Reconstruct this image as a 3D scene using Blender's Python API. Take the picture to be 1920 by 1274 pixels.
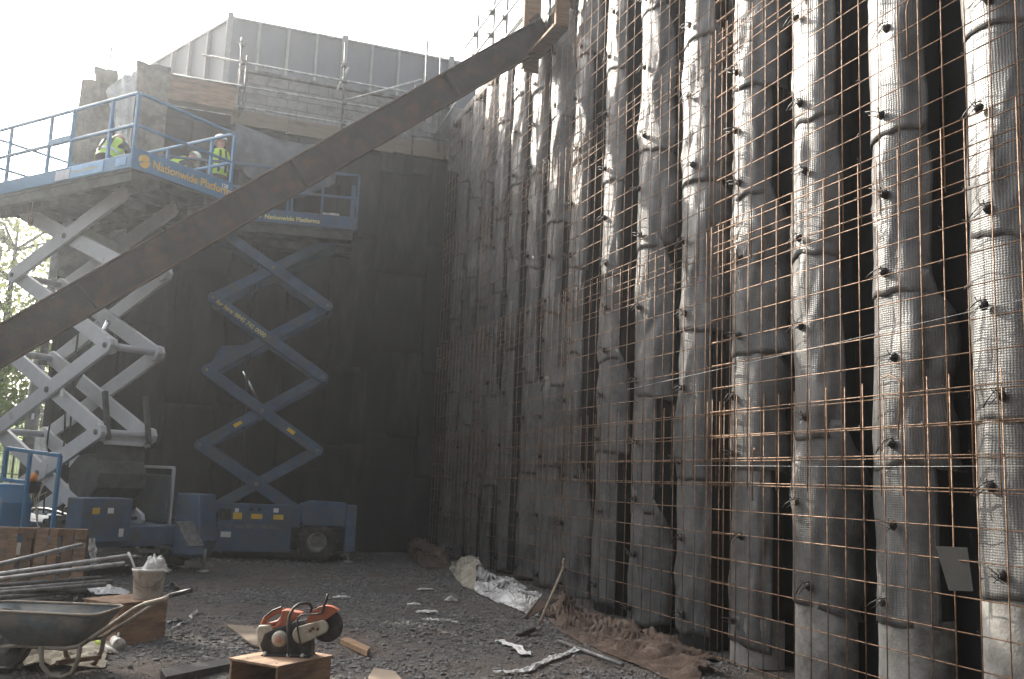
import bpy, bmesh, math, random
import numpy as np
from mathutils import Vector, Matrix, noise
random.seed(7)
for o in list(bpy.data.objects): bpy.data.objects.remove(o)
scene = bpy.context.scene
COL = scene.collection
R = math.radians

# ---------------------------------------------------------------- camera
CAM = Vector((0, 0, 1.6))
c_right = Vector((.9363, -.3476, .0421)); c_fwd = Vector((.3390, .9290, .1480)); c_up = c_right.cross(c_fwd)
c_fwd.normalize(); c_right = (c_right - c_fwd * c_right.dot(c_fwd)).normalized(); c_up = c_right.cross(c_fwd)
cd = bpy.data.cameras.new('camera'); cam = bpy.data.objects.new('camera', cd); COL.objects.link(cam)
cam.matrix_world = Matrix(((c_right.x, c_up.x, -c_fwd.x, 0), (c_right.y, c_up.y, -c_fwd.y, 0), (c_right.z, c_up.z, -c_fwd.z, 1.6), (0, 0, 0, 1)))
cd.sensor_width = 36; cd.lens = 33.75; cd.clip_start = .05; cd.clip_end = 2000
scene.camera = cam

# ---------------------------------------------------------------- sky, sun, exposure
SUN_TO = Vector((.47, -1, -.67)).normalized()           # the way the light travels
elev = math.asin(-SUN_TO.z)
sky_az = math.atan2(-SUN_TO.x, -SUN_TO.y)               # compass angle of the sun from +Y
w = bpy.data.worlds.new('World'); scene.world = w; w.use_nodes = True
nt = w.node_tree; nt.nodes.clear()
sk = nt.nodes.new('ShaderNodeTexSky'); sk.sky_type = 'NISHITA'; sk.sun_disc = False
sk.sun_elevation = elev; sk.sun_rotation = sky_az; sk.dust_density = 8.0; sk.air_density = 1.0; sk.ozone_density = 1.0
bg = nt.nodes.new('ShaderNodeBackground'); bg.inputs['Strength'].default_value = .145
ow = nt.nodes.new('ShaderNodeOutputWorld')
hs = nt.nodes.new('ShaderNodeHueSaturation'); hs.inputs['Saturation'].default_value = .4     # thin white overcast over the blue
nt.links.new(sk.outputs[0], hs.inputs['Color']); nt.links.new(hs.outputs[0], bg.inputs[0]); nt.links.new(bg.outputs[0], ow.inputs[0])
sd = bpy.data.lights.new('sun', 'SUN'); sd.energy = 3.0; sd.angle = R(.55); sd.color = (1, .92, .79)
so = bpy.data.objects.new('sun', sd); COL.objects.link(so)
so.rotation_euler = SUN_TO.to_track_quat('-Z', 'Y').to_euler(); so.location = (0, 0, 30)
vs = scene.view_settings; vs.view_transform = 'Standard'; vs.look = 'None'; vs.gamma = 1; vs.use_curve_mapping = False
vs.exposure = 1.7
scene.cycles.volume_step_rate = 8; scene.cycles.volume_max_steps = 32; scene.cycles.volume_bounces = 0
scene.cycles.max_bounces = 6; scene.cycles.diffuse_bounces = 3; scene.cycles.glossy_bounces = 3; scene.cycles.transmission_bounces = 4
scene.cycles.caustics_reflective = False; scene.cycles.caustics_refractive = False

# ---------------------------------------------------------------- helpers
def at(px, py, D):
    """the point that photo pixel (px, py) shows at D metres in front of the camera"""
    return CAM + (c_fwd + c_right * ((px - 960) / 1800) - c_up * ((py - 637) / 1800)) * D
def ray(px, py): return c_fwd + c_right * ((px - 960) / 1800) - c_up * ((py - 637) / 1800)
def gnd(px, py, z=0):
    d = ray(px, py); return CAM + d * ((z - 1.6) / d.z)
def onX(px, py, X):
    d = ray(px, py); return CAM + d * (X / d.x)
def onY(px, py, Y):
    d = ray(px, py); return CAM + d * (Y / d.y)
def fbm(x, y, z, o=3): return noise.fractal(Vector((x, y, z)), 1.0, 2.0, o)
def hashf(*a):
    return (math.sin(sum(v * k for v, k in zip(a, (12.9898, 78.233, 37.719, 9.13)))) * 43758.5453) % 1

MATS = {}
def mat(name, col, rough=.7, metal=0., var=.25, scale=4., col2=None, dirt=None, dscale=2.5, damt=.5, bump=.15, bscale=60., spec=.4, stretch=None):
    if name in MATS: return MATS[name]
    m = bpy.data.materials.new(name); m.use_nodes = True; t = m.node_tree; N = t.nodes; Lk = t.links
    b = N['Principled BSDF']; b.inputs['Roughness'].default_value = rough; b.inputs['Metallic'].default_value = metal
    b.inputs['Specular IOR Level'].default_value = spec
    tc = N.new('ShaderNodeTexCoord'); mp = N.new('ShaderNodeMapping'); Lk.new(tc.outputs['Object'], mp.inputs[0])
    oi = N.new('ShaderNodeObjectInfo'); ml = N.new('ShaderNodeMath'); ml.operation = 'MULTIPLY'; ml.inputs[1].default_value = 37.
    Lk.new(oi.outputs['Random'], ml.inputs[0]); Lk.new(ml.outputs[0], mp.inputs['Location'])
    if stretch: mp.inputs['Scale'].default_value = stretch
    n1 = N.new('ShaderNodeTexNoise'); n1.inputs['Scale'].default_value = scale; n1.inputs['Detail'].default_value = 6; n1.inputs['Roughness'].default_value = .65
    Lk.new(mp.outputs[0], n1.inputs['Vector'])
    rp = N.new('ShaderNodeValToRGB'); Lk.new(n1.outputs['Fac'], rp.inputs[0])
    c2 = col2 or tuple(min(1, c * (1 + var)) for c in col); c1 = col if col2 else tuple(c * (1 - var) for c in col)
    rp.color_ramp.elements[0].position = .33; rp.color_ramp.elements[1].position = .68
    rp.color_ramp.elements[0].color = (*c1, 1); rp.color_ramp.elements[1].color = (*c2, 1)
    out = rp.outputs[0]
    if dirt:
        n2 = N.new('ShaderNodeTexNoise'); n2.inputs['Scale'].default_value = dscale; n2.inputs['Detail'].default_value = 8; n2.inputs['Roughness'].default_value = .7
        Lk.new(mp.outputs[0], n2.inputs['Vector'])
        r2 = N.new('ShaderNodeValToRGB'); r2.color_ramp.elements[0].position = .62 - .3 * damt; r2.color_ramp.elements[1].position = .8 - .25 * damt
        Lk.new(n2.outputs['Fac'], r2.inputs[0])
        mx = N.new('ShaderNodeMix'); mx.data_type = 'RGBA'; Lk.new(r2.outputs[0], mx.inputs[0]); Lk.new(out, mx.inputs[6]); mx.inputs[7].default_value = (*dirt, 1)
        out = mx.outputs[2]
        mr = N.new('ShaderNodeMapRange'); Lk.new(r2.outputs[0], mr.inputs[0]); mr.inputs[3].default_value = rough; mr.inputs[4].default_value = min(1, rough + .3); Lk.new(mr.outputs[0], b.inputs['Roughness'])
    Lk.new(out, b.inputs['Base Color'])
    if bump:
        n3 = N.new('ShaderNodeTexNoise'); n3.inputs['Scale'].default_value = bscale; n3.inputs['Detail'].default_value = 4
        Lk.new(mp.outputs[0], n3.inputs['Vector'])
        bp = N.new('ShaderNodeBump'); bp.inputs['Strength'].default_value = bump; bp.inputs['Distance'].default_value = .02
        Lk.new(n3.outputs['Fac'], bp.inputs['Height']); Lk.new(bp.outputs[0], b.inputs['Normal'])
    MATS[name] = m; return m

class MB:
    """collects shapes into one mesh"""
    def __init__(s): s.v = []; s.f = []; s.sm = []
    def add(s, vs, fs, smooth=False):
        k = len(s.v); s.v += [tuple(v) for v in vs]; s.f += [tuple(i + k for i in f) for f in fs]; s.sm += [smooth] * len(fs); return s
    def box(s, x0, x1, y0, y1, z0, z1, M=None):
        vs = [Vector((x, y, z)) for z in (z0, z1) for y in (y0, y1) for x in (x0, x1)]
        if M: vs = [M @ v for v in vs]
        return s.add(vs, [(0, 2, 3, 1), (4, 5, 7, 6), (0, 1, 5, 4), (1, 3, 7, 5), (3, 2, 6, 7), (2, 0, 4, 6)])
    def bar(s, a, b, wd, ht, up=(0, 0, 1)):
        """square bar from a to b, wd across, ht along up"""
        a = Vector(a); b = Vector(b); d = b - a; L = d.length; d.normalize(); u = Vector(up); r = d.cross(u)
        if r.length < 1e-4: r = d.cross(Vector((0, 1, 0)))
        r.normalize(); u = r.cross(d)
        vs = [p + r * i * wd / 2 + u * j * ht / 2 for p in (a, b) for j in (-1, 1) for i in (-1, 1)]
        return s.add(vs, [(0, 2, 3, 1), (4, 5, 7, 6), (0, 1, 5, 4), (1, 3, 7, 5), (3, 2, 6, 7), (2, 0, 4, 6)])
    def tube(s, pts, r, n=8, cap=True, smooth=True, taper=None):
        pts = [Vector(p) for p in pts]; rings = []; prev = None
        for i, p in enumerate(pts):
            d = (pts[min(i + 1, len(pts) - 1)] - pts[max(i - 1, 0)]).normalized()
            if prev is None:
                a = d.cross(Vector((0, 0, 1)) if abs(d.z) < .9 else Vector((1, 0, 0))).normalized()
            else:
                a = (prev - d * prev.dot(d)).normalized()
            prev = a; b2 = d.cross(a); rr = r if taper is None else taper[i]
            rings.append([p + (a * math.cos(2 * math.pi * k / n) + b2 * math.sin(2 * math.pi * k / n)) * rr for k in range(n)])
        k0 = [v for q in rings for v in q]; fs = []
        for i in range(len(pts) - 1):
            for k in range(n): fs.append((i * n + k, i * n + (k + 1) % n, (i + 1) * n + (k + 1) % n, (i + 1) * n + k))
        s.add(k0, fs, smooth)
        if cap:
            kb = len(s.v) - len(k0)
            s.f.append(tuple(kb + k for k in reversed(range(n)))); s.sm.append(False)
            s.f.append(tuple(kb + (len(pts) - 1) * n + k for k in range(n))); s.sm.append(False)
        return s
    def lathe(s, prof, n=20, M=None, smooth=True):
        """prof of (r, z), turned about z"""
        vs = []; fs = []; m = len(prof)
        for k in range(n):
            a = 2 * math.pi * k / n
            for r_, z in prof:
                v = Vector((r_ * math.cos(a), r_ * math.sin(a), z)); vs.append(M @ v if M else v)
        for k in range(n):
            for j in range(m - 1): fs.append((k * m + j, ((k + 1) % n) * m + j, ((k + 1) % n) * m + j + 1, k * m + j + 1))
        return s.add(vs, fs, smooth)
    def prism(s, poly, y0, y1, M=None):
        """outline in x, z pushed from y0 to y1"""
        n = len(poly); vs = [Vector((x, y0, z)) for x, z in poly] + [Vector((x, y1, z)) for x, z in poly]
        if M: vs = [M @ v for v in vs]
        return s.add(vs, [tuple(range(n)), tuple(reversed(range(n, 2 * n)))] + [(i, n + i, n + (i + 1) % n, (i + 1) % n) for i in range(n)])
    def grid(s, nu, nv, fn, smooth=True, thick=0):
        vs = [Vector(fn(i / nu, j / nv)) for j in range(nv + 1) for i in range(nu + 1)]
        fs = [(j * (nu + 1) + i, j * (nu + 1) + i + 1, (j + 1) * (nu + 1) + i + 1, (j + 1) * (nu + 1) + i) for j in range(nv) for i in range(nu)]
        return s.add(vs, fs, smooth)
    def mesh(s, name):
        me = bpy.data.meshes.new(name); me.from_pydata(s.v, [], s.f); me.update()
        me.polygons.foreach_set('use_smooth', s.sm)
        return me
    def build(s, name, m, parent=None, bevel=0, solid=0, fix=True, loc=None, rot=None):
        me = s.mesh(name)
        if fix:
            bm = bmesh.new(); bm.from_mesh(me); bmesh.ops.recalc_face_normals(bm, faces=bm.faces); bm.to_mesh(me); bm.free()
        return link(name, me, m, parent, bevel, solid, loc, rot)
def link(name, me, m=None, parent=None, bevel=0, solid=0, loc=None, rot=None):
    o = bpy.data.objects.new(name, me); COL.objects.link(o)
    if m and not me.materials: me.materials.append(m)
    if parent: o.parent = parent
    if loc is not None: o.location = loc
    if rot is not None: o.rotation_euler = rot
    if solid:
        k = o.modifiers.new('thick', 'SOLIDIFY'); k.thickness = solid; k.offset = 0
    if bevel:
        k = o.modifiers.new('edge', 'BEVEL'); k.width = bevel; k.segments = 2; k.limit_method = 'ANGLE'; k.angle_limit = R(40)
    return o
def tag(o, label=None, cat=None, group=None, kind=None):
    if label: o['label'] = label
    if cat: o['category'] = cat
    if group: o['group'] = group
    if kind: o['kind'] = kind
    return o
def thing(name, label, cat, loc=(0, 0, 0), rz=0, group=None):
    o = bpy.data.objects.new(name, None); COL.objects.link(o); o.empty_display_size = .2
    o.location = loc; o.rotation_euler = (0, 0, rz); return tag(o, label, cat, group)
def text_mesh(body, size, align='LEFT', ext=.001, bold=0.0, shear=0):
    c = bpy.data.curves.new('lettering', 'FONT'); c.body = body; c.size = size; c.align_x = align; c.extrude = ext; c.offset = bold; c.resolution_u = 2
    o = bpy.data.objects.new('lettering', c); COL.objects.link(o)
    dg = bpy.context.evaluated_depsgraph_get(); dg.update()
    me = bpy.data.meshes.new_from_object(o.evaluated_get(dg)); bpy.data.objects.remove(o); me.name = 'lettering'; return me
def lettering(body, size, m, parent, loc, rot=(R(90), 0, 0), align='LEFT', bold=.0):
    me = text_mesh(body, size, align, bold=bold); me.materials.clear()
    return link('lettering', me, m, parent, loc=loc, rot=rot)
# ---------------------------------------------------------------- materials
def fabric_mat():
    m = bpy.data.materials.new('knitted_matting'); m.use_nodes = True; t = m.node_tree; N = t.nodes; Lk = t.links
    b = N['Principled BSDF']; b.inputs['Roughness'].default_value = .42; b.inputs['Specular IOR Level'].default_value = .6
    tc = N.new('ShaderNodeTexCoord')
    uv = N.new('ShaderNodeMapping'); Lk.new(tc.outputs['UV'], uv.inputs[0])
    oi = N.new('ShaderNodeObjectInfo')
    n1 = N.new('ShaderNodeTexNoise'); n1.inputs['Scale'].default_value = 2.2; n1.inputs['Detail'].default_value = 7; n1.inputs['Roughness'].default_value = .7
    Lk.new(tc.outputs['Object'], n1.inputs['Vector'])
    rp = N.new('ShaderNodeValToRGB'); Lk.new(n1.outputs['Fac'], rp.inputs[0])
    rp.color_ramp.elements[0].position = .32; rp.color_ramp.elements[1].position = .68
    rp.color_ramp.elements[0].color = (.042, .0435, .0445, 1); rp.color_ramp.elements[1].color = (.135, .133, .128, 1)
    # stitch columns and rows
    sx = N.new('ShaderNodeSeparateXYZ'); Lk.new(uv.outputs[0], sx.inputs[0])
    def mth(op, a, b_=None):
        k = N.new('ShaderNodeMath'); k.operation = op
        for i, q in enumerate((a, b_)):
            if q is None: continue
            if isinstance(q, (int, float)): k.inputs[i].default_value = q
            else: Lk.new(q, k.inputs[i])
        return k.outputs[0]
    wob = N.new('ShaderNodeTexNoise'); wob.inputs['Scale'].default_value = 9; wob.inputs['Detail'].default_value = 3; Lk.new(uv.outputs[0], wob.inputs['Vector'])
    wv = mth('MULTIPLY', mth('SUBTRACT', wob.outputs['Fac'], .5), .02)
    u = mth('ADD', sx.outputs[0], wv)
    cols = mth('SINE', mth('MULTIPLY', u, 2 * math.pi / .024))
    zig = mth('MULTIPLY', mth('ABSOLUTE', cols), .35)
    rows = mth('SINE', mth('ADD', mth('MULTIPLY', mth('ADD', sx.outputs[1], mth('MULTIPLY', wv, .6)), 2 * math.pi / .020), mth('MULTIPLY', zig, 5)))
    nf = N.new('ShaderNodeTexNoise'); nf.inputs['Scale'].default_value = 70; nf.inputs['Detail'].default_value = 5; Lk.new(uv.outputs[0], nf.inputs['Vector'])
    h = mth('ADD', mth('ADD', mth('MULTIPLY', cols, .4), mth('MULTIPLY', rows, .3)), mth('MULTIPLY', nf.outputs['Fac'], 1.3))
    bp = N.new('ShaderNodeBump'); bp.inputs['Strength'].default_value = .35; bp.inputs['Distance'].default_value = .006
    Lk.new(h, bp.inputs['Height']); Lk.new(bp.outputs[0], b.inputs['Normal'])
    # dust and cement splashes
    n2 = N.new('ShaderNodeTexNoise'); n2.inputs['Scale'].default_value = 5; n2.inputs['Detail'].default_value = 9; n2.inputs['Roughness'].default_value = .75
    Lk.new(uv.outputs[0], n2.inputs['Vector'])
    r2 = N.new('ShaderNodeValToRGB'); r2.color_ramp.elements[0].position = .52; r2.color_ramp.elements[1].position = .78; Lk.new(n2.outputs['Fac'], r2.inputs[0])
    mx = N.new('ShaderNodeMix'); mx.data_type = 'RGBA'; Lk.new(mth('MULTIPLY', r2.outputs[0], .45), mx.inputs[0]); Lk.new(rp.outputs[0], mx.inputs[6]); mx.inputs[7].default_value = (.21, .20, .18, 1)
    Lk.new(mx.outputs[2], b.inputs['Base Color'])
    return m
M_fab = fabric_mat()
M_dark = mat('black_membrane_and_shade', (.009, .009, .010), .65, var=.5, scale=1.5, dirt=(.024, .023, .021), dscale=3, damt=.35, bump=.2, bscale=25)  # membrane black, also used as painted shade on the piles
M_back = mat('black_lining', (.0115, .0115, .0115), .9, var=.5, scale=.9, dirt=(.045, .042, .038), dscale=1.6, damt=.42, bump=.4, bscale=14, stretch=(1.4, 1, .28))
M_conc = mat('concrete', (.24, .235, .22), .85, var=.25, scale=3, dirt=(.09, .085, .078), dscale=2.2, damt=.55, bump=.35, bscale=30)
M_block = mat('blockwork', (.27, .265, .25), .9, var=.15, scale=9, dirt=(.15, .145, .13), dscale=3, damt=.4, bump=.4, bscale=90)
M_mortar = mat('mortar', (.17, .165, .155), .95, bump=.4)
M_rust = mat('rusty_bar', (.17, .095, .055), .55, metal=.25, var=.4, scale=9, col2=(.33, .21, .13), dirt=(.12, .07, .045), dscale=14, damt=.5, bump=.3, bscale=120)
M_wire = mat('tie_wire', (.03, .028, .026), .5, metal=.4, bump=.1)
M_flange = mat('rusty_flange', (.10, .062, .043), .75, var=.3, scale=3, dirt=(.15, .085, .05), dscale=4, damt=.5, bump=.3, bscale=40, spec=.25)
M_beam = mat('rusty_steel', (.042, .031, .025), .7, var=.45, scale=2.2, dirt=(.115, .058, .034), dscale=3, damt=.42, bump=.3, bscale=40, spec=.3)
M_blue = mat('blue_paint', (.06, .20, .37), .42, var=.12, scale=5, dirt=(.16, .15, .14), dscale=5, damt=.28, bump=.05, bscale=60)
M_blue2 = mat('dusty_shaded_blue', (.058, .10, .165), .55, var=.25, scale=3, dirt=(.105, .105, .105), dscale=3.2, damt=.55, bump=.05)  # muted blue; on the grey armed lift it also carries painted shade
M_grey = mat('grey_paint', (.55, .56, .57), .5, var=.06, scale=5, dirt=(.32, .31, .29), dscale=4, damt=.12, bump=.05)
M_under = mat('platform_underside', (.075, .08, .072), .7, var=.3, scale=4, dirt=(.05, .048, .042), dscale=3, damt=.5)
M_galv = mat('galvanised_tube', (.42, .42, .41), .38, metal=.75, var=.25, scale=9, dirt=(.25, .22, .19), dscale=6, damt=.45, bump=.08)
M_galvd = mat('dull_tube', (.20, .20, .195), .5, metal=.6, var=.3, scale=9, dirt=(.12, .10, .085), dscale=6, damt=.5, bump=.08)
M_panel = mat('hoarding_sheet', (.17, .178, .19), .6, var=.1, scale=1.2, dirt=(.22, .215, .21), dscale=1.6, damt=.45, bump=.05, stretch=(1, 1, .25))
M_post = mat('hoarding_post', (.30, .30, .295), .7, var=.15, bump=.1)
M_wood = mat('softwood', (.23, .14, .08), .8, var=.3, scale=5, col2=(.33, .21, .12), dirt=(.15, .09, .05), dscale=4, damt=.4, bump=.3, bscale=30, stretch=(1, 6, 6))
M_woodd = mat('dirty_wood', (.19, .115, .066), .85, var=.3, scale=5, dirt=(.09, .065, .05), dscale=4, damt=.5, bump=.3, bscale=30)
M_ply = mat('plywood', (.30, .19, .12), .8, var=.32, scale=5, dirt=(.13, .09, .065), dscale=4, damt=.55, bump=.25, bscale=60, stretch=(.6, 3, 3))
M_tim = mat('weathered_board', (.25, .20, .15), .85, var=.2, scale=3, dirt=(.14, .11, .085), dscale=3, damt=.5, bump=.25, stretch=(.5, 1, 4))
M_rub = mat('tyre_rubber', (.035, .034, .032), .85, var=.3, dirt=(.11, .10, .085), dscale=5, damt=.6, bump=.3)
M_yel = mat('yellow_print', (.75, .50, .07), .55, var=.08, bump=0)
M_yelp = mat('pale_yellow_print', (.62, .55, .22), .55, var=.1, bump=0)
M_whp = mat('white_print', (.75, .75, .72), .55, var=.08, bump=0)
M_blk = mat('black_plastic', (.02, .02, .021), .45, var=.3, dirt=(.09, .085, .075), dscale=8, damt=.35, bump=.1)
M_orange = mat('orange_plastic', (.34, .098, .05), .55, var=.12, scale=8, dirt=(.30, .15, .09), dscale=9, damt=.35, bump=.08)
M_cream = mat('cream_plastic', (.40, .375, .30), .55, var=.12, scale=8, dirt=(.24, .20, .15), dscale=9, damt=.5, bump=.08)
M_white = mat('white_plastic', (.58, .56, .52), .55, var=.12, scale=6, dirt=(.27, .23, .19), dscale=7, damt=.5, bump=.15)
M_film = mat('plastic_film', (.62, .62, .60), .3, var=.1, dirt=(.35, .32, .28), dscale=6, damt=.4, bump=.25, bscale=25)
M_sheet = mat('pale_membrane', (.68, .67, .65), .55, var=.2, scale=3, dirt=(.13, .115, .10), dscale=2.8, damt=.68, bump=.3, bscale=20)
M_mud = mat('muddy_membrane', (.085, .056, .04), .9, var=.45, scale=5, dirt=(.19, .165, .135), dscale=5, damt=.25, bump=.7, bscale=35)
M_tub = mat('barrow_steel', (.11, .135, .14), .6, metal=.2, var=.25, scale=6, dirt=(.25, .215, .175), dscale=4.5, damt=.6, bump=.15)
M_barp = mat('barrow_tube', (.27, .235, .185), .7, metal=.1, var=.3, scale=9, dirt=(.11, .08, .06), dscale=9, damt=.4)
M_hiv = mat('hi_vis', (.42, .62, .06), .7, var=.1, bump=.2)
M_refl = mat('reflective_tape', (.6, .6, .6), .4, bump=0)
M_cloth = mat('dark_clothing', (.035, .038, .045), .9, var=.3, bump=.3)
M_skin = mat('skin', (.42, .24, .17), .6, var=.1, bump=.05)
M_leaf = mat('leaves', (.055, .085, .022), .6, col2=(.115, .15, .04), var=.4, scale=1.3, bump=0)
M_leafd = mat('olive_leaves', (.07, .08, .035), .65, col2=(.13, .13, .065), var=.4, scale=1.3, bump=0)
def leaf(name, c0, c1):
    m = mat(name, c0, .6, col2=c1, scale=1.3, bump=0); t = m.node_tree; b = t.nodes['Principled BSDF']; tr = t.nodes.new('ShaderNodeBsdfTranslucent'); mx = t.nodes.new('ShaderNodeMixShader'); mx.inputs[0].default_value = .5
    src = b.inputs['Base Color'].links[0].from_socket; t.links.new(src, tr.inputs['Color']); t.links.new(b.outputs[0], mx.inputs[1]); t.links.new(tr.outputs[0], mx.inputs[2]); t.links.new(mx.outputs[0], t.nodes['Material Output'].inputs['Surface']); return m
M_leaf = leaf('spring_leaves', (.12, .19, .03), (.26, .34, .07)); M_leafd = leaf('dull_olive_leaves', (.15, .175, .05), (.29, .31, .11))
M_bark = mat('bark', (.06, .05, .04), .9, bump=.5)
M_grass = mat('grass_sward', (.09, .16, .03), .9, col2=(.16, .24, .05), scale=.8, bump=.5, bscale=12)
M_greenf = mat('green_paint', (.05, .16, .08), .5, bump=0)
M_straw = mat('rough_sacking', (.36, .33, .26), .95, var=.25, dirt=(.18, .15, .12), dscale=6, damt=.5, bump=.5)

# ---------------------------------------------------------------- ground
def ground_mat():
    m = bpy.data.materials.new('crushed_stone_and_mud'); m.use_nodes = True; t = m.node_tree; N = t.nodes; Lk = t.links
    b = N['Principled BSDF']; b.inputs['Roughness'].default_value = .9; b.inputs['Specular IOR Level'].default_value = .25
    tc = N.new('ShaderNodeTexCoord')
    def nz(s, d=6, r=.65):
        n = N.new('ShaderNodeTexNoise'); n.inputs['Scale'].default_value = s; n.inputs['Detail'].default_value = d; n.inputs['Roughness'].default_value = r; Lk.new(tc.outputs['Object'], n.inputs['Vector']); return n.outputs['Fac']
    def ramp(f, a, b_, c0, c1):
        r = N.new('ShaderNodeValToRGB'); Lk.new(f, r.inputs[0]); e = r.color_ramp.elements; e[0].position = a; e[1].position = b_; e[0].color = (*c0, 1); e[1].color = (*c1, 1); return r.outputs[0]
    g = ramp(nz(9, 8, .7), .35, .7, (.058, .055, .051), (.15, .144, .135))
    mud = ramp(nz(5, 8, .7), .3, .7, (.072, .059, .050), (.165, .138, .119))
    f = ramp(nz(.55, 5), .44, .58, (0, 0, 0), (1, 1, 1))
    mx = N.new('ShaderNodeMix'); mx.data_type = 'RGBA'; Lk.new(f, mx.inputs[0]); Lk.new(g, mx.inputs[6]); Lk.new(mud, mx.inputs[7])
    wet = ramp(nz(.9, 4), .6, .72, (1, 1, 1), (.62, .6, .58))
    m2 = N.new('ShaderNodeMix'); m2.data_type = 'RGBA'; m2.blend_type = 'MULTIPLY'; m2.inputs[0].default_value = 1; Lk.new(mx.outputs[2], m2.inputs[6]); Lk.new(wet, m2.inputs[7])
    Lk.new(m2.outputs[2], b.inputs['Base Color'])
    v = N.new('ShaderNodeTexVoronoi'); v.inputs['Scale'].default_value = 34; Lk.new(tc.outputs['Object'], v.inputs['Vector'])
    bp = N.new('ShaderNodeBump'); bp.inputs['Strength'].default_value = .8; bp.inputs['Distance'].default_value = .03; Lk.new(v.outputs['Distance'], bp.inputs['Height'])
    b2 = N.new('ShaderNodeBump'); b2.inputs['Strength'].default_value = .6; b2.inputs['Distance'].default_value = .05; Lk.new(nz(14), b2.inputs['Height']); Lk.new(bp.outputs[0], b2.inputs['Normal'])
    Lk.new(b2.outputs[0], b.inputs['Normal'])
    return m
M_ground = ground_mat()
def gz(x, y):
    return .035 * fbm(x * .6, y * .6, 3.3) + .022 * fbm(x * 2.3, y * 2.3, 9.1) - .01
def axis(lo, hi, dlo, dhi, step):
    a = list(np.arange(dlo, dhi + 1e-6, step)); q = step
    lo_ = []; x = dlo
    while x > lo: q *= 1.35; x -= q; lo_.append(max(x, lo))
    hi_ = []; x = dhi; q = step
    while x < hi: q *= 1.35; x += q; hi_.append(min(x, hi))
    return lo_[::-1] + a + hi_
xs = axis(-110, 110, -3, 6.4, .07); ys = axis(-30, 150, 6.5, 16, .07)
mb = MB(); nx = len(xs)
def gfull(x, y):
    k = max(0, min(1, (6 - max(abs(x - 1.5) - 8, abs(y - 12) - 14)) / 6)); z = gz(x, y) * k
    if -2 < y < 21.5 and x > 4.4: z -= .19 * min(1, (x - 4.4) / 1.2) ** 1.5 * max(0, min(1, (15 - y) / 4))
    return z
mb.v = [(x, y, gfull(x, y)) for y in ys for x in xs]
mb.f = [(j * nx + i, j * nx + i + 1, (j + 1) * nx + i + 1, (j + 1) * nx + i) for j in range(len(ys) - 1) for i in range(nx - 1)]
mb.sm = [True] * len(mb.f)
tag(mb.build('ground', M_ground, fix=False), kind='structure')
# dark earth bank, added unseen behind the camera to block sky light
mb = MB()
def soil(u, v):
    x = -34 + u * 60; y = -3.5 - v * 9; return (x, y + .4 * fbm(x * .4, v * 3, 2), -.1 + 12.5 * min(1, v * 2.0) + .3 * fbm(x * .5, v * 4, 6))
mb.grid(40, 16, soil); tag(mb.build('shade_bank', mat('shade_bank_soil', (.022, .019, .016), .95, var=.35, dirt=(.035, .03, .025), bump=.6, bscale=8)), kind='structure')
# grass bank beyond the site
mb = MB()
def bank(u, v):
    x = -45 + u * 42.5; y = 29 + v * 60
    return (x, y, .02 + 2.4 * min(1, v * 3.5) ** .8 + 3 * v + .25 * fbm(x * .3, y * .3, 1))
mb.grid(60, 60, bank); tag(mb.build('grass_bank', M_grass), kind='structure')

# loose stones on the ground: too many to count
M_stone = mat('stone_chips', (.085, .083, .079), .9, col2=(.21, .204, .195), scale=6, bump=.2)
rng = np.random.default_rng(5)
ico = bmesh.new(); bmesh.ops.create_icosphere(ico, subdivisions=1, radius=1)
iv = np.array([v.co[:] for v in ico.verts]); ifc = np.array([[v.index for v in f.verts] for f in ico.faces]); ico.free()
def stones(n, xr, yr, smin, smax, keep=None):
    V = []; F = []; k = 0
    while k < n:
        x = rng.uniform(*xr); y = rng.uniform(*yr)
        if keep and rng.random() > keep(x, y): continue
        s = smin + (smax - smin) * rng.random() ** 3
        q = iv * (1 + .28 * rng.standard_normal((len(iv), 1))) * np.array([s * rng.uniform(.8, 1.25), s * rng.uniform(.75, 1.15), s * rng.uniform(.55, .9)])
        a = rng.uniform(0, 6.28); ca, sa = math.cos(a), math.sin(a)
        q = q @ np.array([[ca, sa, 0], [-sa, ca, 0], [0, 0, 1]]) + np.array([x, y, gfull(x, y) + s * .15])
        V.append(q); F.append(ifc + k * len(iv)); k += 1
    return np.concatenate(V), np.concatenate(F)
def dens(x, y):
    m = fbm(x * .55, y * .55, 0, 3); return max(.12, min(1, .45 + 1.3 * m + .25 * (x - 1.5) / 3))
V, F = stones(17000, (-2.2, 5.9), (6.8, 13.5), .007, .030, dens)
V2, F2 = stones(5000, (-1.5, 5.9), (13, 20.5), .012, .035, dens)
me = bpy.data.meshes.new('gravel'); me.from_pydata(np.concatenate([V, V2]).tolist(), [], np.concatenate([F, F2 + len(V)]).tolist())
tag(link('gravel', me, M_stone), kind='stuff')
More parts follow.
